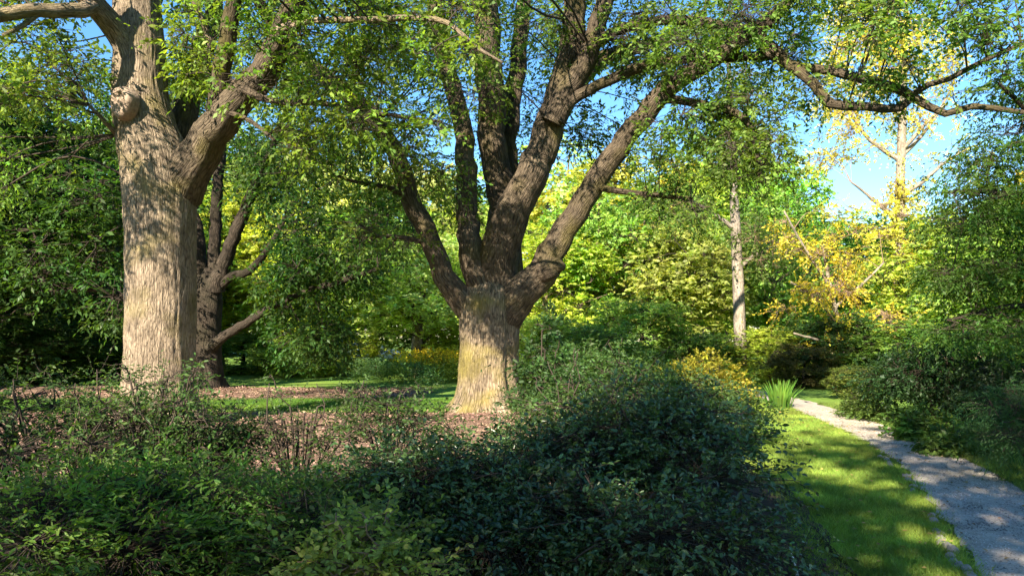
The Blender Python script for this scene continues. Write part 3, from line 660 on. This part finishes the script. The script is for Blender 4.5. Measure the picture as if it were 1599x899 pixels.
# ---- tall yellow ginkgo
gk = empty('ginkgo_tree'); tag(gk, 'tall half-bare ginkgo with yellow leaves against the blue sky', 'tree')
D = 32
trunk = trace([(1399, 590, D, 13), (1400, 540, D, 11.5), (1403, 450, D, 10.5), (1404, 370, D, 10), (1406, 290, D, 9), (1408, 220, D, 8), (1411, 140, D, 6), (1414, 60, D, 4), (1417, -20, D, 2.5)])
limbs = [trace(l) for l in (
    [(1404, 345, D, 6), (1350, 300, 31.8, 3), (1330, 285, 31.6, 2)],
    [(1406, 305, D, 6), (1440, 285, 31.8, 4.5), (1475, 255, 31.6, 3.5), (1515, 230, 31.4, 2)],
    [(1407, 252, D, 6), (1375, 230, 32, 4.5), (1345, 205, 32, 4), (1315, 150, 32, 2.5)],
    [(1407, 245, D, 5.5), (1435, 215, 32.2, 4), (1462, 180, 32.4, 3), (1490, 130, 32.6, 2)],
    [(1408, 235, D, 5), (1440, 200, 31.5, 3.5), (1475, 165, 31.2, 2.5)],
    [(1411, 140, D, 4), (1360, 95, 32, 3), (1300, 65, 32, 2)],
    [(1412, 100, D, 4), (1370, 40, 32, 3), (1330, 10, 32, 1.6)],
    [(1413, 90, D, 4), (1450, 40, 32, 3), (1480, -10, 32, 1.6)],
    [(1404, 385, D, 5), (1430, 365, 31.5, 3.5), (1480, 345, 31, 2)],
    [(1408, 180, D, 4), (1370, 160, 31.5, 3), (1340, 130, 31.2, 2)],
)]
trunk = [(a, b, c, r*.8) for a, b, c, r in trunk]; limbs = [[(a, b, c, r*.72) for a, b, c, r in l] for l in limbs]
S = skeleton(gk, trunk, limbs, M['pale'], None, 14, 6)
pt = px_patches([(1290, 1400, 50, 130, 31, 33, 22, .5, 34), (1310, 1480, -10, 60, 31, 33, 18, .55, 32), (1270, 1350, 130, 250, 31, 33, 12, .42, 20), (1400, 1470, 60, 130, 31, 33, 7, .45, 24), (1440, 1530, 210, 290, 30.8, 32, 9, .45, 7),
                 (1390, 1425, 275, 310, 31.4, 32, 3, .3, 22), (1340, 1470, 330, 420, 31, 32.5, 10, .42, 22), (1460, 1520, 60, 190, 31, 33, 8, .45, 9), (1340, 1400, 150, 240, 31, 32.5, 6, .4, 14), (1330, 1480, 420, 540, 30.5, 32, 10, .5, 26)])
pt += px_patches([(1370, 1440, 130, 400, 31.2, 32.8, 14, .4, 26), (1290, 1500, 10, 140, 31, 33, 14, .5, 30), (1270, 1380, 120, 270, 31, 33, 12, .45, 26), (1380, 1500, 380, 500, 30.6, 32, 5, .45, 24)])
foliage(gk, S, pt, M['leaf'], M['twigl'], (.62, .58, .1), (.12, .10), 8, .4, .35, twig_r=.007)
rebase(gk, tuple(P(1399, 588, D)*np.array([1, 1, 0])))

# ---- low golden tree
go = empty('golden_tree'); tag(go, 'golden-orange leaved small tree with slanting boughs, in front of the ginkgo', 'tree')
D = 25
trunk = trace([(1318, 605, D, 4.5), (1316, 560, D, 4), (1308, 500, D, 3.6), (1295, 440, D, 3), (1285, 380, D, 2)])
limbs = [trace(l) for l in ([(1308, 510, D, 3), (1280, 470, 24.6, 2.2), (1235, 440, 24.2, 1.6)], [(1298, 450, D, 2.6), (1265, 400, 24.6, 2), (1225, 330, 24.2, 1.4)], [(1305, 480, D, 2.6), (1350, 440, 25.2, 2), (1380, 410, 25.4, 1.4)], [(1314, 540, D, 2.6), (1280, 530, 24.4, 2), (1240, 520, 24, 1.4)], [(1314, 530, D, 2.6), (1360, 515, 24.6, 2), (1395, 500, 24.2, 1.4)])]
S = skeleton(go, trunk, limbs, M['pale'], None, 12, 6)
foliage(go, S, px_patches([(1215, 1330, 320, 450, 24, 26, 14, .42, 24), (1220, 1385, 440, 550, 23.8, 25.6, 14, .4, 26), (1290, 1380, 370, 460, 24.4, 26, 6, .42, 20), (1380, 1430, 480, 540, 24, 25, 4, .35, 22)]),
        M['leaf'], M['twigl'], (.55, .46, .05), (.11, .07), 8, .4, .3, twig_r=.006)
rebase(go, tuple(P(1318, 603, D)*np.array([1, 1, 0])))

# ---- layered dark maple reaching in at the picture edge
mp = empty('maple_tree'); tag(mp, 'dark layered maple reaching over the path from the picture edge', 'tree')
D = 13
bx = P(1740, 0, D)[0]
trunk = [(bx, D, -.05, .26), (bx-.1, D, 1.0, .2), (bx-.3, D, 2.2, .17), (bx-.4, D, 3.6, .12), (bx-.4, D, 5, .07)]
limbs = [trace(l) for l in ([(1725, 480, D, 11), (1640, 440, 12.8, 8), (1560, 420, 12.5, 5), (1470, 430, 12.3, 2.5)], [(1712, 380, D, 10), (1640, 320, 12.8, 7), (1560, 300, 12.5, 4.5), (1480, 300, 12.2, 2.5)], [(1706, 320, D, 8), (1650, 230, 12.8, 6), (1600, 170, 12.4, 3.5), (1560, 130, 12.2, 2)], [(1720, 450, D, 8), (1650, 470, 12.4, 5), (1560, 480, 12, 4), (1480, 500, 11.8, 2)], [(1706, 300, D, 8), (1680, 150, 13, 5), (1640, 60, 13, 3)])]
S = skeleton(mp, trunk, limbs, M['dark'], None, 14, 8)
pt = []
for a, b, c, d, e, f, n, r, s in [(1500, 1660, 290, 345, 11.8, 13.2, 14, .48, 60), (1490, 1650, 400, 450, 11.6, 13, 15, .48, 60), (1520, 1700, 190, 290, 11.8, 13.4, 17, .48, 58), (1490, 1650, 480, 540, 11.4, 12.8, 12, .42, 50), (1560, 1700, 90, 200, 11.8, 13.6, 10, .5, 50), (1500, 1640, 350, 400, 12, 13, 7, .45, 50), (1650, 1850, 80, 420, 12, 14, 14, .8, 60)]:
    for _ in range(n):
        k = r*rng.uniform(.7, 1.3); pt.append((P(rng.uniform(a, b), rng.uniform(c, d), rng.uniform(e, f)), (k*1.5, k*1.3, k*.34), int(s*k*k/r/r)))
foliage(mp, S, pt, M['leaf'], M['twig'], (.06, .13, .022), (.08, .032), 11, .28, .35, nb=1.2, twig_r=.003, branch_r=.014, twigs=1)
rebase(mp, (bx, D, 0))
# yellow maple top behind it
# ================================================================== NEAR SHRUBS
def shrub(name, label, base, rad, h, color, sprays, leaf, mat='glossy', k=10, spray=.24, nstem=14, droop=.2, nb=.7, six=True, twig='twig', group='shaded shrubs in the near bed', fill=.55, cat='shrub', zmin=.12, twig_r=.0028, lobes=16, arch=1.0):
    t = empty(name); tag(t, label, cat, group)
    bx, by = base; limbs = []
    for s in range(nstem):
        a = rng.uniform(0, 6.283); q = rng.uniform(.25, .95); hh = h*math.sqrt(max(.15, 1-q*q*.75))*rng.uniform(.75, 1.05)
        ex, ey = bx+rad[0]*q*math.cos(a), by+rad[1]*q*math.sin(a)
        sx, sy = bx+rad[0]*.18*math.cos(a)*rng.uniform(.2, 1.2), by+rad[1]*.18*math.sin(a)
        limbs.append([(sx, sy, -.02, .014), (sx+(ex-sx)*.3, sy+(ey-sy)*.3, hh*.5, .011), (sx+(ex-sx)*.7, sy+(ey-sy)*.7, hh*.88, .008), (ex, ey, hh*(1-.12*arch), .004)])
    acc = Acc(); SS = []
    for i, l in enumerate(limbs):
        p = smooth_path(l, .1); p[:, :3] += np.cumsum(rng.normal(0, .006, (len(p), 3)), axis=0); SS.append(p)
        V, Q, uv = tube(p, 6, .08, i); link('stem', mesh_quads('stem', V, Q, M['twig'], uv, True), t)
    S = np.vstack(SS)
    pats = []
    for _ in range(lobes):
        a = rng.uniform(0, 6.283); q = math.sqrt(rng.uniform(0, 1))*.85
        top = h*math.sqrt(max(.12, 1-q*q*.8)); z = zmin+(top-zmin)*rng.uniform(fill, .95)**.8
        k_ = rng.uniform(.7, 1.25)*.42*min(1.0, (rad[0]+rad[1])/2.2)
        pats.append(((bx+rad[0]*q*math.cos(a), by+rad[1]*q*math.sin(a), max(z-.12, zmin+.08)), (k_*1.2, k_*1.1, k_*.62), max(8, int(sprays/lobes*k_*k_/(.42**2)/min(1.0, (rad[0]+rad[1])/2.2)**2))))
    for _ in range(lobes):      # single shoots standing out of the dome
        a = rng.uniform(0, 6.283); q = math.sqrt(rng.uniform(.1, 1)); f = rng.uniform(.95, 1.13)
        z = max(h*math.sqrt(max(.08, 1-q*q*.85))*f, zmin+.1)
        pats.append(((bx+rad[0]*q*f*math.cos(a)*.95, by+rad[1]*q*f*math.sin(a)*.95, z), (.09, .09, .07), rng.integers(4, 9)))
    foliage(t, S, pats, M[mat], M[twig], color, leaf, k, spray, droop, nb, twig_r=twig_r, branch_r=.012, six=six, twigs=1 if by > 8 else 2)
    rebase(t, (bx, by, 0)); return t

DK, DK2 = (.07, .125, .032), (.058, .108, .03)
shrub('glossy_shrub', 'large glossy dark-leaved shrub arching over the lawn edge', (1.18, 6.3), (1.15, 1.05), 1.14, DK2, 2300, (.05, .027), nstem=22, lobes=26)
shrub('glossy_shrub', 'tall open shrub rising behind the glossy one, in front of the wood', (1.15, 8.6), (1.35, .9), 1.42, DK, 1300, (.056, .028), nstem=22, lobes=26, mat='leaf', six=False)
shrub('glossy_shrub', 'wide dark shrub in the middle of the bed below the massive oak', (-.35, 5.5), (1.05, .8), .86, DK2, 1800, (.047, .025), nstem=20, lobes=28)
shrub('glossy_shrub', 'low dark shrub at the front of the bed beside the white hose', (.75, 4.7), (1.0, .55), .72, DK2, 1250, (.044, .024), nstem=14, lobes=18)
shrub('leafy_shrub', 'fine-leaved dark shrub at the left edge of the bed', (-4.1, 6.4), (1.1, .9), 1.32, DK, 1150, (.046, .021), nstem=20, lobes=28, mat='leaf')
shrub('leafy_shrub', 'low fine-leaved shrub at the mulch edge below the knotted oak', (-2.95, 6.9), (.7, .6), 1.02, DK, 620, (.046, .021), nstem=16, lobes=18, mat='leaf')
shrub('leafy_shrub', 'bright green azalea low in the left corner of the bed', (-2.6, 4.7), (1.15, .75), .78, (.13, .21, .035), 1350, (.052, .02), nstem=22, lobes=17, mat='leaf', droop=.05)  # green leaf colour raised in place of sun flecks
shrub('leafy_shrub', 'small green azalea beside the light sprigged bush, low in the bed', (-1.35, 4.9), (.8, .7), .66, (.10, .165, .032), 950, (.05, .02), nstem=18, lobes=12, mat='leaf', droop=.05)
shrub('leafy_shrub', 'light green sunlit bush at the very front of the bed', (-.86, 4.15), (.34, .3), .62, (.22, .29, .07), 380, (.046, .03), nstem=10, lobes=10, mat='leaf', twig='twigl', droop=.1)  # light green, raised further to stand in for sun on the bush
shrub('leafy_shrub', 'dark shrub filling the bed between the azaleas and the mulch', (-2.0, 5.8), (.9, .5), .5, DK, 900, (.042, .02), nstem=14, lobes=16, mat='leaf')
shrub('twiggy_shrub', 'tall wispy thin-stemmed shrub overlapping the foot of the knotted oak', (-3.15, 6.5), (.7, .5), 1.42, DK, 300, (.042, .02), nstem=30, lobes=18, mat='leaf', fill=.45)
shrub('twiggy_shrub', 'thin bare-twigged shrub in front of the sunlit mulch', (-2.05, 7.0), (.75, .5), 1.15, DK, 170, (.04, .02), nstem=26, lobes=12, mat='leaf', fill=.5)
shrub('twiggy_shrub', 'sparse dark shrub with flat sprays before the strip of lawn', (-1.25, 7.4), (.8, .5), 1.2, DK, 260, (.045, .024), nstem=16, lobes=14, mat='leaf', fill=.7)
shrub('sapling', 'thin leafy sapling against the edge of the massive trunk', (.42, 9.6), (.32, .3), 2.0, (.05, .1, .03), 160, (.07, .04), nstem=5, lobes=12, mat='leaf', fill=.3, cat='sapling')
shrub('leafy_shrub', 'green bush behind the tall open shrub, beside the massive trunk', (1.5, 12.5), (1.2, .9), 1.5, (.06, .12, .03), 1500, (.075, .035), nstem=18, lobes=26, mat='leaf', spray=.3, six=False)
shrub('leafy_shrub', 'yellow-leaved bush behind the shaded thicket', (3.4, 13.5), (.8, .6), 1.35, (.28, .26, .03), 800, (.075, .04), nstem=14, lobes=16, mat='leaf', spray=.3, six=False)
shrub('leafy_shrub', 'dark bush between the yellow-leaved bush and the lawn', (3.1, 11.3), (.75, .8), 1.05, DK, 800, (.06, .03), nstem=14, lobes=18, mat='leaf', six=False)
# beyond the path
G2 = 'plants along the far side of the path'
shrub('holly_shrub', 'round dark holly beside the bend of the path', (7.9, 13.4), (1.25, 1.0), 1.55, (.03, .065, .02), 2400, (.07, .035), nstem=18, lobes=36, mat='leaf', group=G2, spray=.26, six=False)
shrub('holly_shrub', 'spreading dark evergreen behind the feathery cypress', (8.1, 11.2), (1.1, .9), 1.2, (.022, .045, .016), 1600, (.07, .035), nstem=14, lobes=24, mat='leaf', group=G2, spray=.26, six=False)
shrub('cypress_shrub', 'feathery drooping cypress mound at the picture edge by the path', (6.05, 8.2), (.75, .75), 1.22, (.05, .11, .035), 2600, (.06, .009), nstem=14, lobes=30, group=G2, droop=.55, k=11, six=False, mat='leaf')
shrub('low_plant', 'leafy green perennial mound between path and dark evergreen', (6.35, 10.1), (.55, .45), .42, (.07, .14, .03), 500, (.09, .04), nstem=10, lobes=12, mat='leaf', group=G2, zmin=.02, cat='plant', spray=.16, six=False)
shrub('low_plant', 'low light green plants under the round holly', (6.6, 11.7), (.7, .4), .38, (.09, .17, .03), 500, (.09, .04), nstem=10, lobes=12, mat='leaf', group=G2, zmin=.02, cat='plant', spray=.16, six=False)
shrub('low_plant', 'pale leafy plants where lawn verge meets the holly', (7.1, 14.6), (.5, .6), .5, (.12, .18, .04), 400, (.08, .03), nstem=10, lobes=12, mat='leaf', group=G2, zmin=.02, cat='plant', spray=.16, six=False)
# ---- sprig of big light leaves standing out of the dark shrub
sp = empty('leaf_sprig'); tag(sp, 'small sprig of big pale green leaves above the dark shrubs', 'sprig')
b0 = P(478, 830, 4.6); pts = [(*b0, .005), (*P(480, 800, 4.6), .004), (*P(476, 765, 4.6), .003)]
b0z = [(b0[0], b0[1], 0, .007)]
V, Q, uv = tube(smooth_path(b0z+pts, .05), 6, .05, 1); link('stem', mesh_quads('stem', V, Q, M['twigl'], uv, True), sp)
for k, (px, py, ang) in enumerate([(470, 768, 2.4), (484, 766, .5), (468, 778, 3.3), (488, 776, -.2), (470, 790, 3.9), (484, 788, -.8), (472, 798, 4.2), (478, 762, 1.5)]):
    dirv = np.array([[math.cos(ang)*.8, -.5, math.sin(ang)*.5-.1]])
    V, Q = leaf_quads(np.array([P(px, py, 4.58)]), dirv, np.array([.06]), np.array([.034]), 1.2, True)
    link('leaf', mesh_quads('leaf', V, Q, M['leaf']), sp, (.25, .3, .1))
rebase(sp, (b0[0], b0[1], 0))

# ---- strap-leaved tuft at the end of the lawn
tf = empty('grass_tuft'); tag(tf, 'upright strap-leaved tuft of grass at the far end of the lawn', 'grass tuft')
c = P(1218, 640, 17.0); acc = Acc(); n = 170; blades = []
for s in range(n):
    a = rng.uniform(0, 6.283); q = rng.uniform(0, .32); h = rng.uniform(.4, .72); out = q*rng.uniform(.6, 1.2)
    b = np.array([c[0]+q*math.cos(a), c[1]+q*math.sin(a), 0]); o2 = np.array([math.cos(a), math.sin(a), 0]); sd2 = np.array([-math.sin(a), math.cos(a), 0])*rng.uniform(.012, .02)
    m1 = b+UP*h*.6+o2*out*.4; tp = b+UP*h+o2*out*1.2
    V = np.array([b-sd2, b+sd2, m1+sd2*.9, m1-sd2*.9, tp+sd2*.15, tp-sd2*.15]); acc.add(V, np.array([[0, 1, 2, 3], [3, 2, 4, 5]]))
link('blades', acc.mesh('blades', M['grass']), tf, (.13, .26, .04)); rebase(tf, (c[0], c[1], 0))
bpy.data.objects['blades'].name = 'foliage'

# ---- yellow flowering clumps past the lawn
FL = [(600, 27.5, .5, 'bluish green leafy clump beside the yellow flowers', None), (640, 27, .6, 'green clump topped by the first yellow flowers', (.75, .58, .03)), (672, 28, .62, 'golden flowering clump in the middle of the flower bed', (.75, .58, .03)), (702, 27.2, .6, 'yellow flowering clump next to the massive trunk', (.75, .58, .03)), (728, 28.5, .6, 'yellow flowering clump half hidden by the massive trunk', (.65, .5, .02)), (566, 29, .5, 'leafy green clump at the end of the flower bed', None), (660, 25.6, .42, 'bluish low clump in front of the golden flowers', None)]
for px, d, h, lab, fc in FL:
    t = empty('flower_clump'); tag(t, lab, 'flowers', 'clumps of the flower bed beyond the lawn')
    x = P(px, 0, d)[0]; h2 = h*1.9; n = 300
    O = np.stack([x+rng.normal(0, .36, n), d+rng.normal(0, .3, n), rng.uniform(.03, h2*.78, n)], 1)
    V, Q = spray_leaves(O, nrm(rng.normal(0, .5, (n, 3))+UP*.8), np.full(n, .22), 6, .1, .035, .1)
    link('foliage', mesh_quads('foliage', V, Q, M['leaf']), t, (.10, .19, .07) if fc is None else (.2, .28, .05))
    if fc:
        n = 210
        O = np.stack([x+rng.normal(0, .38, n), d+rng.normal(0, .3, n), rng.uniform(h2*.62, h2*1.02, n)], 1)
        V, Q = spray_leaves(O, nrm(rng.normal(0, .6, (n, 3))+UP*.7), np.full(n, .12), 4, .07, .05, .0)
        link('blossoms', mesh_quads('blossoms', V, Q, M['petal']), t, fc)
    rebase(t, (x, d, 0))

# ---- white hose end lying by the bed
pts = [(*G(1232, 902), .012), (*(P(1236, 890, 4.98)), .012), (*(P(1240, 878, 5.02)), .012), (*(P(1240, 869, 5.04)), .012)]
pts = [(1.84, 4.4, .03, .012), (1.87, 4.75, .03, .012), (1.925, 4.98, .06, .012), (1.945, 5.08, .09, .012), (1.935, 5.12, .12, .011)]
V, Q, uv = tube(smooth_path(pts, .03), 10, .01, 4)
tag(link('garden_hose', mesh_quads('garden_hose', V, Q, plain_material('hose', (.6, .6, .58), .4), uv, True)), 'thin white hose end curving up at the bed edge', 'hose')

# ---- pale parked car glimpsed through the far shrubs
car = empty('parked_car'); tag(car, 'pale car glimpsed through leaves past the far lawn', 'car')
paint = plain_material('car_paint', (.62, .63, .65), .25, var=.03); glass = plain_material('car_glass', (.03, .035, .04), .1, var=.05); tyre = plain_material('tyre', (.02, .02, .02), .8); lampm = plain_material('lamp_lens', (.75, .22, .04), .3)
def loft(secs):
    V = np.array([p for s_ in secs for p in s_], float); m = len(secs[0]); Q = []
    for a in range(len(secs)-1):
        for b in range(m): Q.append((a*m+b, a*m+(b+1) % m, (a+1)*m+(b+1) % m, (a+1)*m+b))
    return V, np.array(Q)
def sec(x, hw, z0, z1, rr=.1): return [(x, -hw, z0), (x, -hw-.02, z0+(z1-z0)*.6), (x, -hw+rr, z1), (x, hw-rr, z1), (x, hw+.02, z0+(z1-z0)*.6), (x, hw, z0)]
V, Q = loft([sec(-2.15, .6, .4, .6), sec(-2.1, .8, .3, .8), sec(-1.3, .86, .25, .95), sec(.6, .86, .25, .95), sec(1.6, .84, .25, .9), sec(2.1, .75, .3, .72), sec(2.15, .55, .4, .6)])
link('body', mesh_quads('body', V, Q, paint, None, True), car)
V, Q = loft([sec(-1.7, .72, .93, .97, .05), sec(-1.1, .74, .93, 1.42, .18), sec(.1, .74, .93, 1.45, .18), sec(.95, .72, .93, .97, .05)]); cab = link('cabin', mesh_quads('cabin', V, Q, paint, None, True), car)
V, Q = loft([sec(-1.5, .755, .97, 1.0, .05), sec(-1.05, .762, .97, 1.34, .14), sec(.05, .762, .97, 1.36, .14), sec(.75, .75, .97, 1.0, .05)]); link('window', mesh_quads('window', V, Q, glass), cab)
for wx in (-1.35, 1.35):
    for wy in (-.78, .78):
        p = np.array([[wx, wy-.1, .31, .31], [wx, wy+.1, .31, .31]]); V, Q, uv = tube(p, 18, .0, 1); wh = link('wheel', mesh_quads('wheel', V, Q, tyre), car)
        p = np.array([[wx, wy-.115, .31, .18], [wx, wy+.115, .31, .18]]); V, Q, uv = tube(p, 14, .0, 1); link('rim', mesh_quads('rim', V, Q, paint), wh)
for wy in (-.6, .6):
    V, Q = loft([sec(2.02, .16, .55, .7, .03), sec(2.14, .13, .56, .68, .03)]); V[:, 1] += wy; link('lamp', mesh_quads('lamp', V, Q, lampm), car)
cp = P(577, 0, 52); car.location = (cp[0], 52, .0); car.rotation_euler = (0, 0, R(-20))

# ================================================================== GROUND COVER (uncountable)
def blades(name, label, sampler, n, h, wd, color, lean=.35, mat='grass'):
    xy = sampler(n); n = len(xy); b = np.column_stack([xy, np.full(n, .0)])
    a = rng.uniform(0, 6.283, n); sdv = np.stack([np.cos(a), np.sin(a), a*0], 1)*wd*rng.uniform(.6, 1.2, (n, 1))
    hh = h*rng.uniform(.5, 1.3, (n, 1)); ln = np.column_stack([rng.normal(0, lean, (n, 2)), np.zeros(n)])*hh
    V = np.stack([b-sdv/2, b+sdv/2, b+UP*hh+ln], 1).reshape(-1, 3)
    o = link(name, mesh_quads(name, V, np.arange(n*3).reshape(-1, 3), M[mat]), None, color)
    return tag(o, label, 'grass', kind='stuff')
PL = smooth_path(np.array(PATH), .1)
def edges(y):
    return np.interp(y, PL[:, 1], PL[:, 0]), np.interp(y, PL[:, 3], PL[:, 2])
def lawn_s(n):
    y = 3.4+(18.5-3.4)*rng.uniform(0, 1, n)**1.35; xl, _ = edges(y)
    x0 = np.interp(y, [3, 5, 7, 8.5, 10, 18.5], [1.75, 2.0, 2.6, 2.7, 3.0, 3.4])+rng.normal(0, .06, n)
    x = x0+(xl-.02+rng.normal(0, .05, n)-x0)*rng.uniform(0, 1, n); return np.stack([x, y], 1)
blades('grass', 'short mown grass of the lawn strip beside the path', lawn_s, 130000, .055, .010, (.24, .32, .055), .6)
def verge_s(n):
    y = 4+14*rng.uniform(0, 1, n)**1.2; _, xr = edges(y); return np.stack([xr+np.abs(rng.normal(0, .3, n))-.03, y], 1)
blades('grass', 'rough grass verge along the far side of the path', verge_s, 42000, .08, .009, (.17, .23, .045), .5)
def strip_s(n):
    x = rng.uniform(-14, 1, n); y = rng.uniform(15.8, 19.6, n); return np.stack([x, y], 1)
blades('grass', 'strip of sunny lawn between the two mulch beds', strip_s, 60000, .06, .018, (.1, .19, .025), .6)
# mulch chips and fallen leaves
def chips(name, label, n, x0, x1, y0, y1, z, L, color, mat='chip'):
    p = np.column_stack([rng.uniform(x0, x1, n), rng.uniform(y0, y1, n), z+rng.uniform(0, .03, n)])
    a = nrm(np.column_stack([rng.normal(0, 1, (n, 2)), rng.normal(0, .25, n)]))
    V, Q = leaf_quads(p, a, L*rng.uniform(.5, 1.5, n), L*.45*rng.uniform(.6, 1.3, n), 1.6)
    o = link(name, mesh_quads(name, V, Q, M[mat]), None, color); return tag(o, label, 'litter', kind='stuff')
chips('bark_chips', 'loose bark chips and fallen leaves on the sunny mulch', 32000, -12, 1.2, 7.6, 15.9, .03, .06, (.27, .175, .125))
chips('bark_chips', 'loose bark chips on the far mulch strip', 8000, -14, -2.6, 19.6, 24, .03, .09, (.26, .17, .12))
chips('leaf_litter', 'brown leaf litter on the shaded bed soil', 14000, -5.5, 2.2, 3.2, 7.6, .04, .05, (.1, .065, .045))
def path_chips(n):
    y = 3.5+13*rng.uniform(0, 1, n)**1.3; xl, xr = edges(y); return xl+(xr-xl)*rng.uniform(0.02, .98, n), y
x, y = path_chips(18000); n = len(x)
r = rng.uniform(.005, .013, (n, 1, 1)); base = np.array([[1, 0, 0], [-.5, .87, 0], [-.5, -.87, 0], [0, 0, .8]])[None]*r*rng.uniform(.6, 1.4, (n, 4, 1))
an = rng.uniform(0, 6.28, n); cs, sn = np.cos(an)[:, None], np.sin(an)[:, None]
V = np.stack([base[..., 0]*cs-base[..., 1]*sn, base[..., 0]*sn+base[..., 1]*cs, base[..., 2]], -1)+np.stack([x, y, np.full(n, .018)], 1)[:, None]
Q = (np.arange(n)[:, None, None]*4+np.array([[0, 1, 3], [1, 2, 3], [2, 0, 3]])[None]).reshape(-1, 3)
tag(link('gravel', mesh_quads('gravel', V.reshape(-1, 3), Q, M['chip']), None, (.35, .305, .255)), 'loose grey gravel on the path', 'gravel', kind='stuff')

# fallen leaves on path and lawn
n = 420; y = 4+13*rng.uniform(0, 1, n); xl, xr = edges(y); x = xl-1.2+(xr-xl+1.2)*rng.uniform(0, 1, n)
V, Q = leaf_quads(np.column_stack([x, y, np.where(x < xl, .05, .03)+rng.uniform(0, .01, n)]), nrm(np.column_stack([rng.normal(0, 1, (n, 2)), np.zeros(n)])), .05*rng.uniform(.5, 1.2, n), .03*rng.uniform(.5, 1.2, n), 2.0, True)
tag(link('fallen_leaves', mesh_quads('fallen_leaves', V, Q, M['chip']), None, (.3, .2, .07)), 'small brown fallen leaves scattered on path and lawn', 'leaves', kind='stuff')
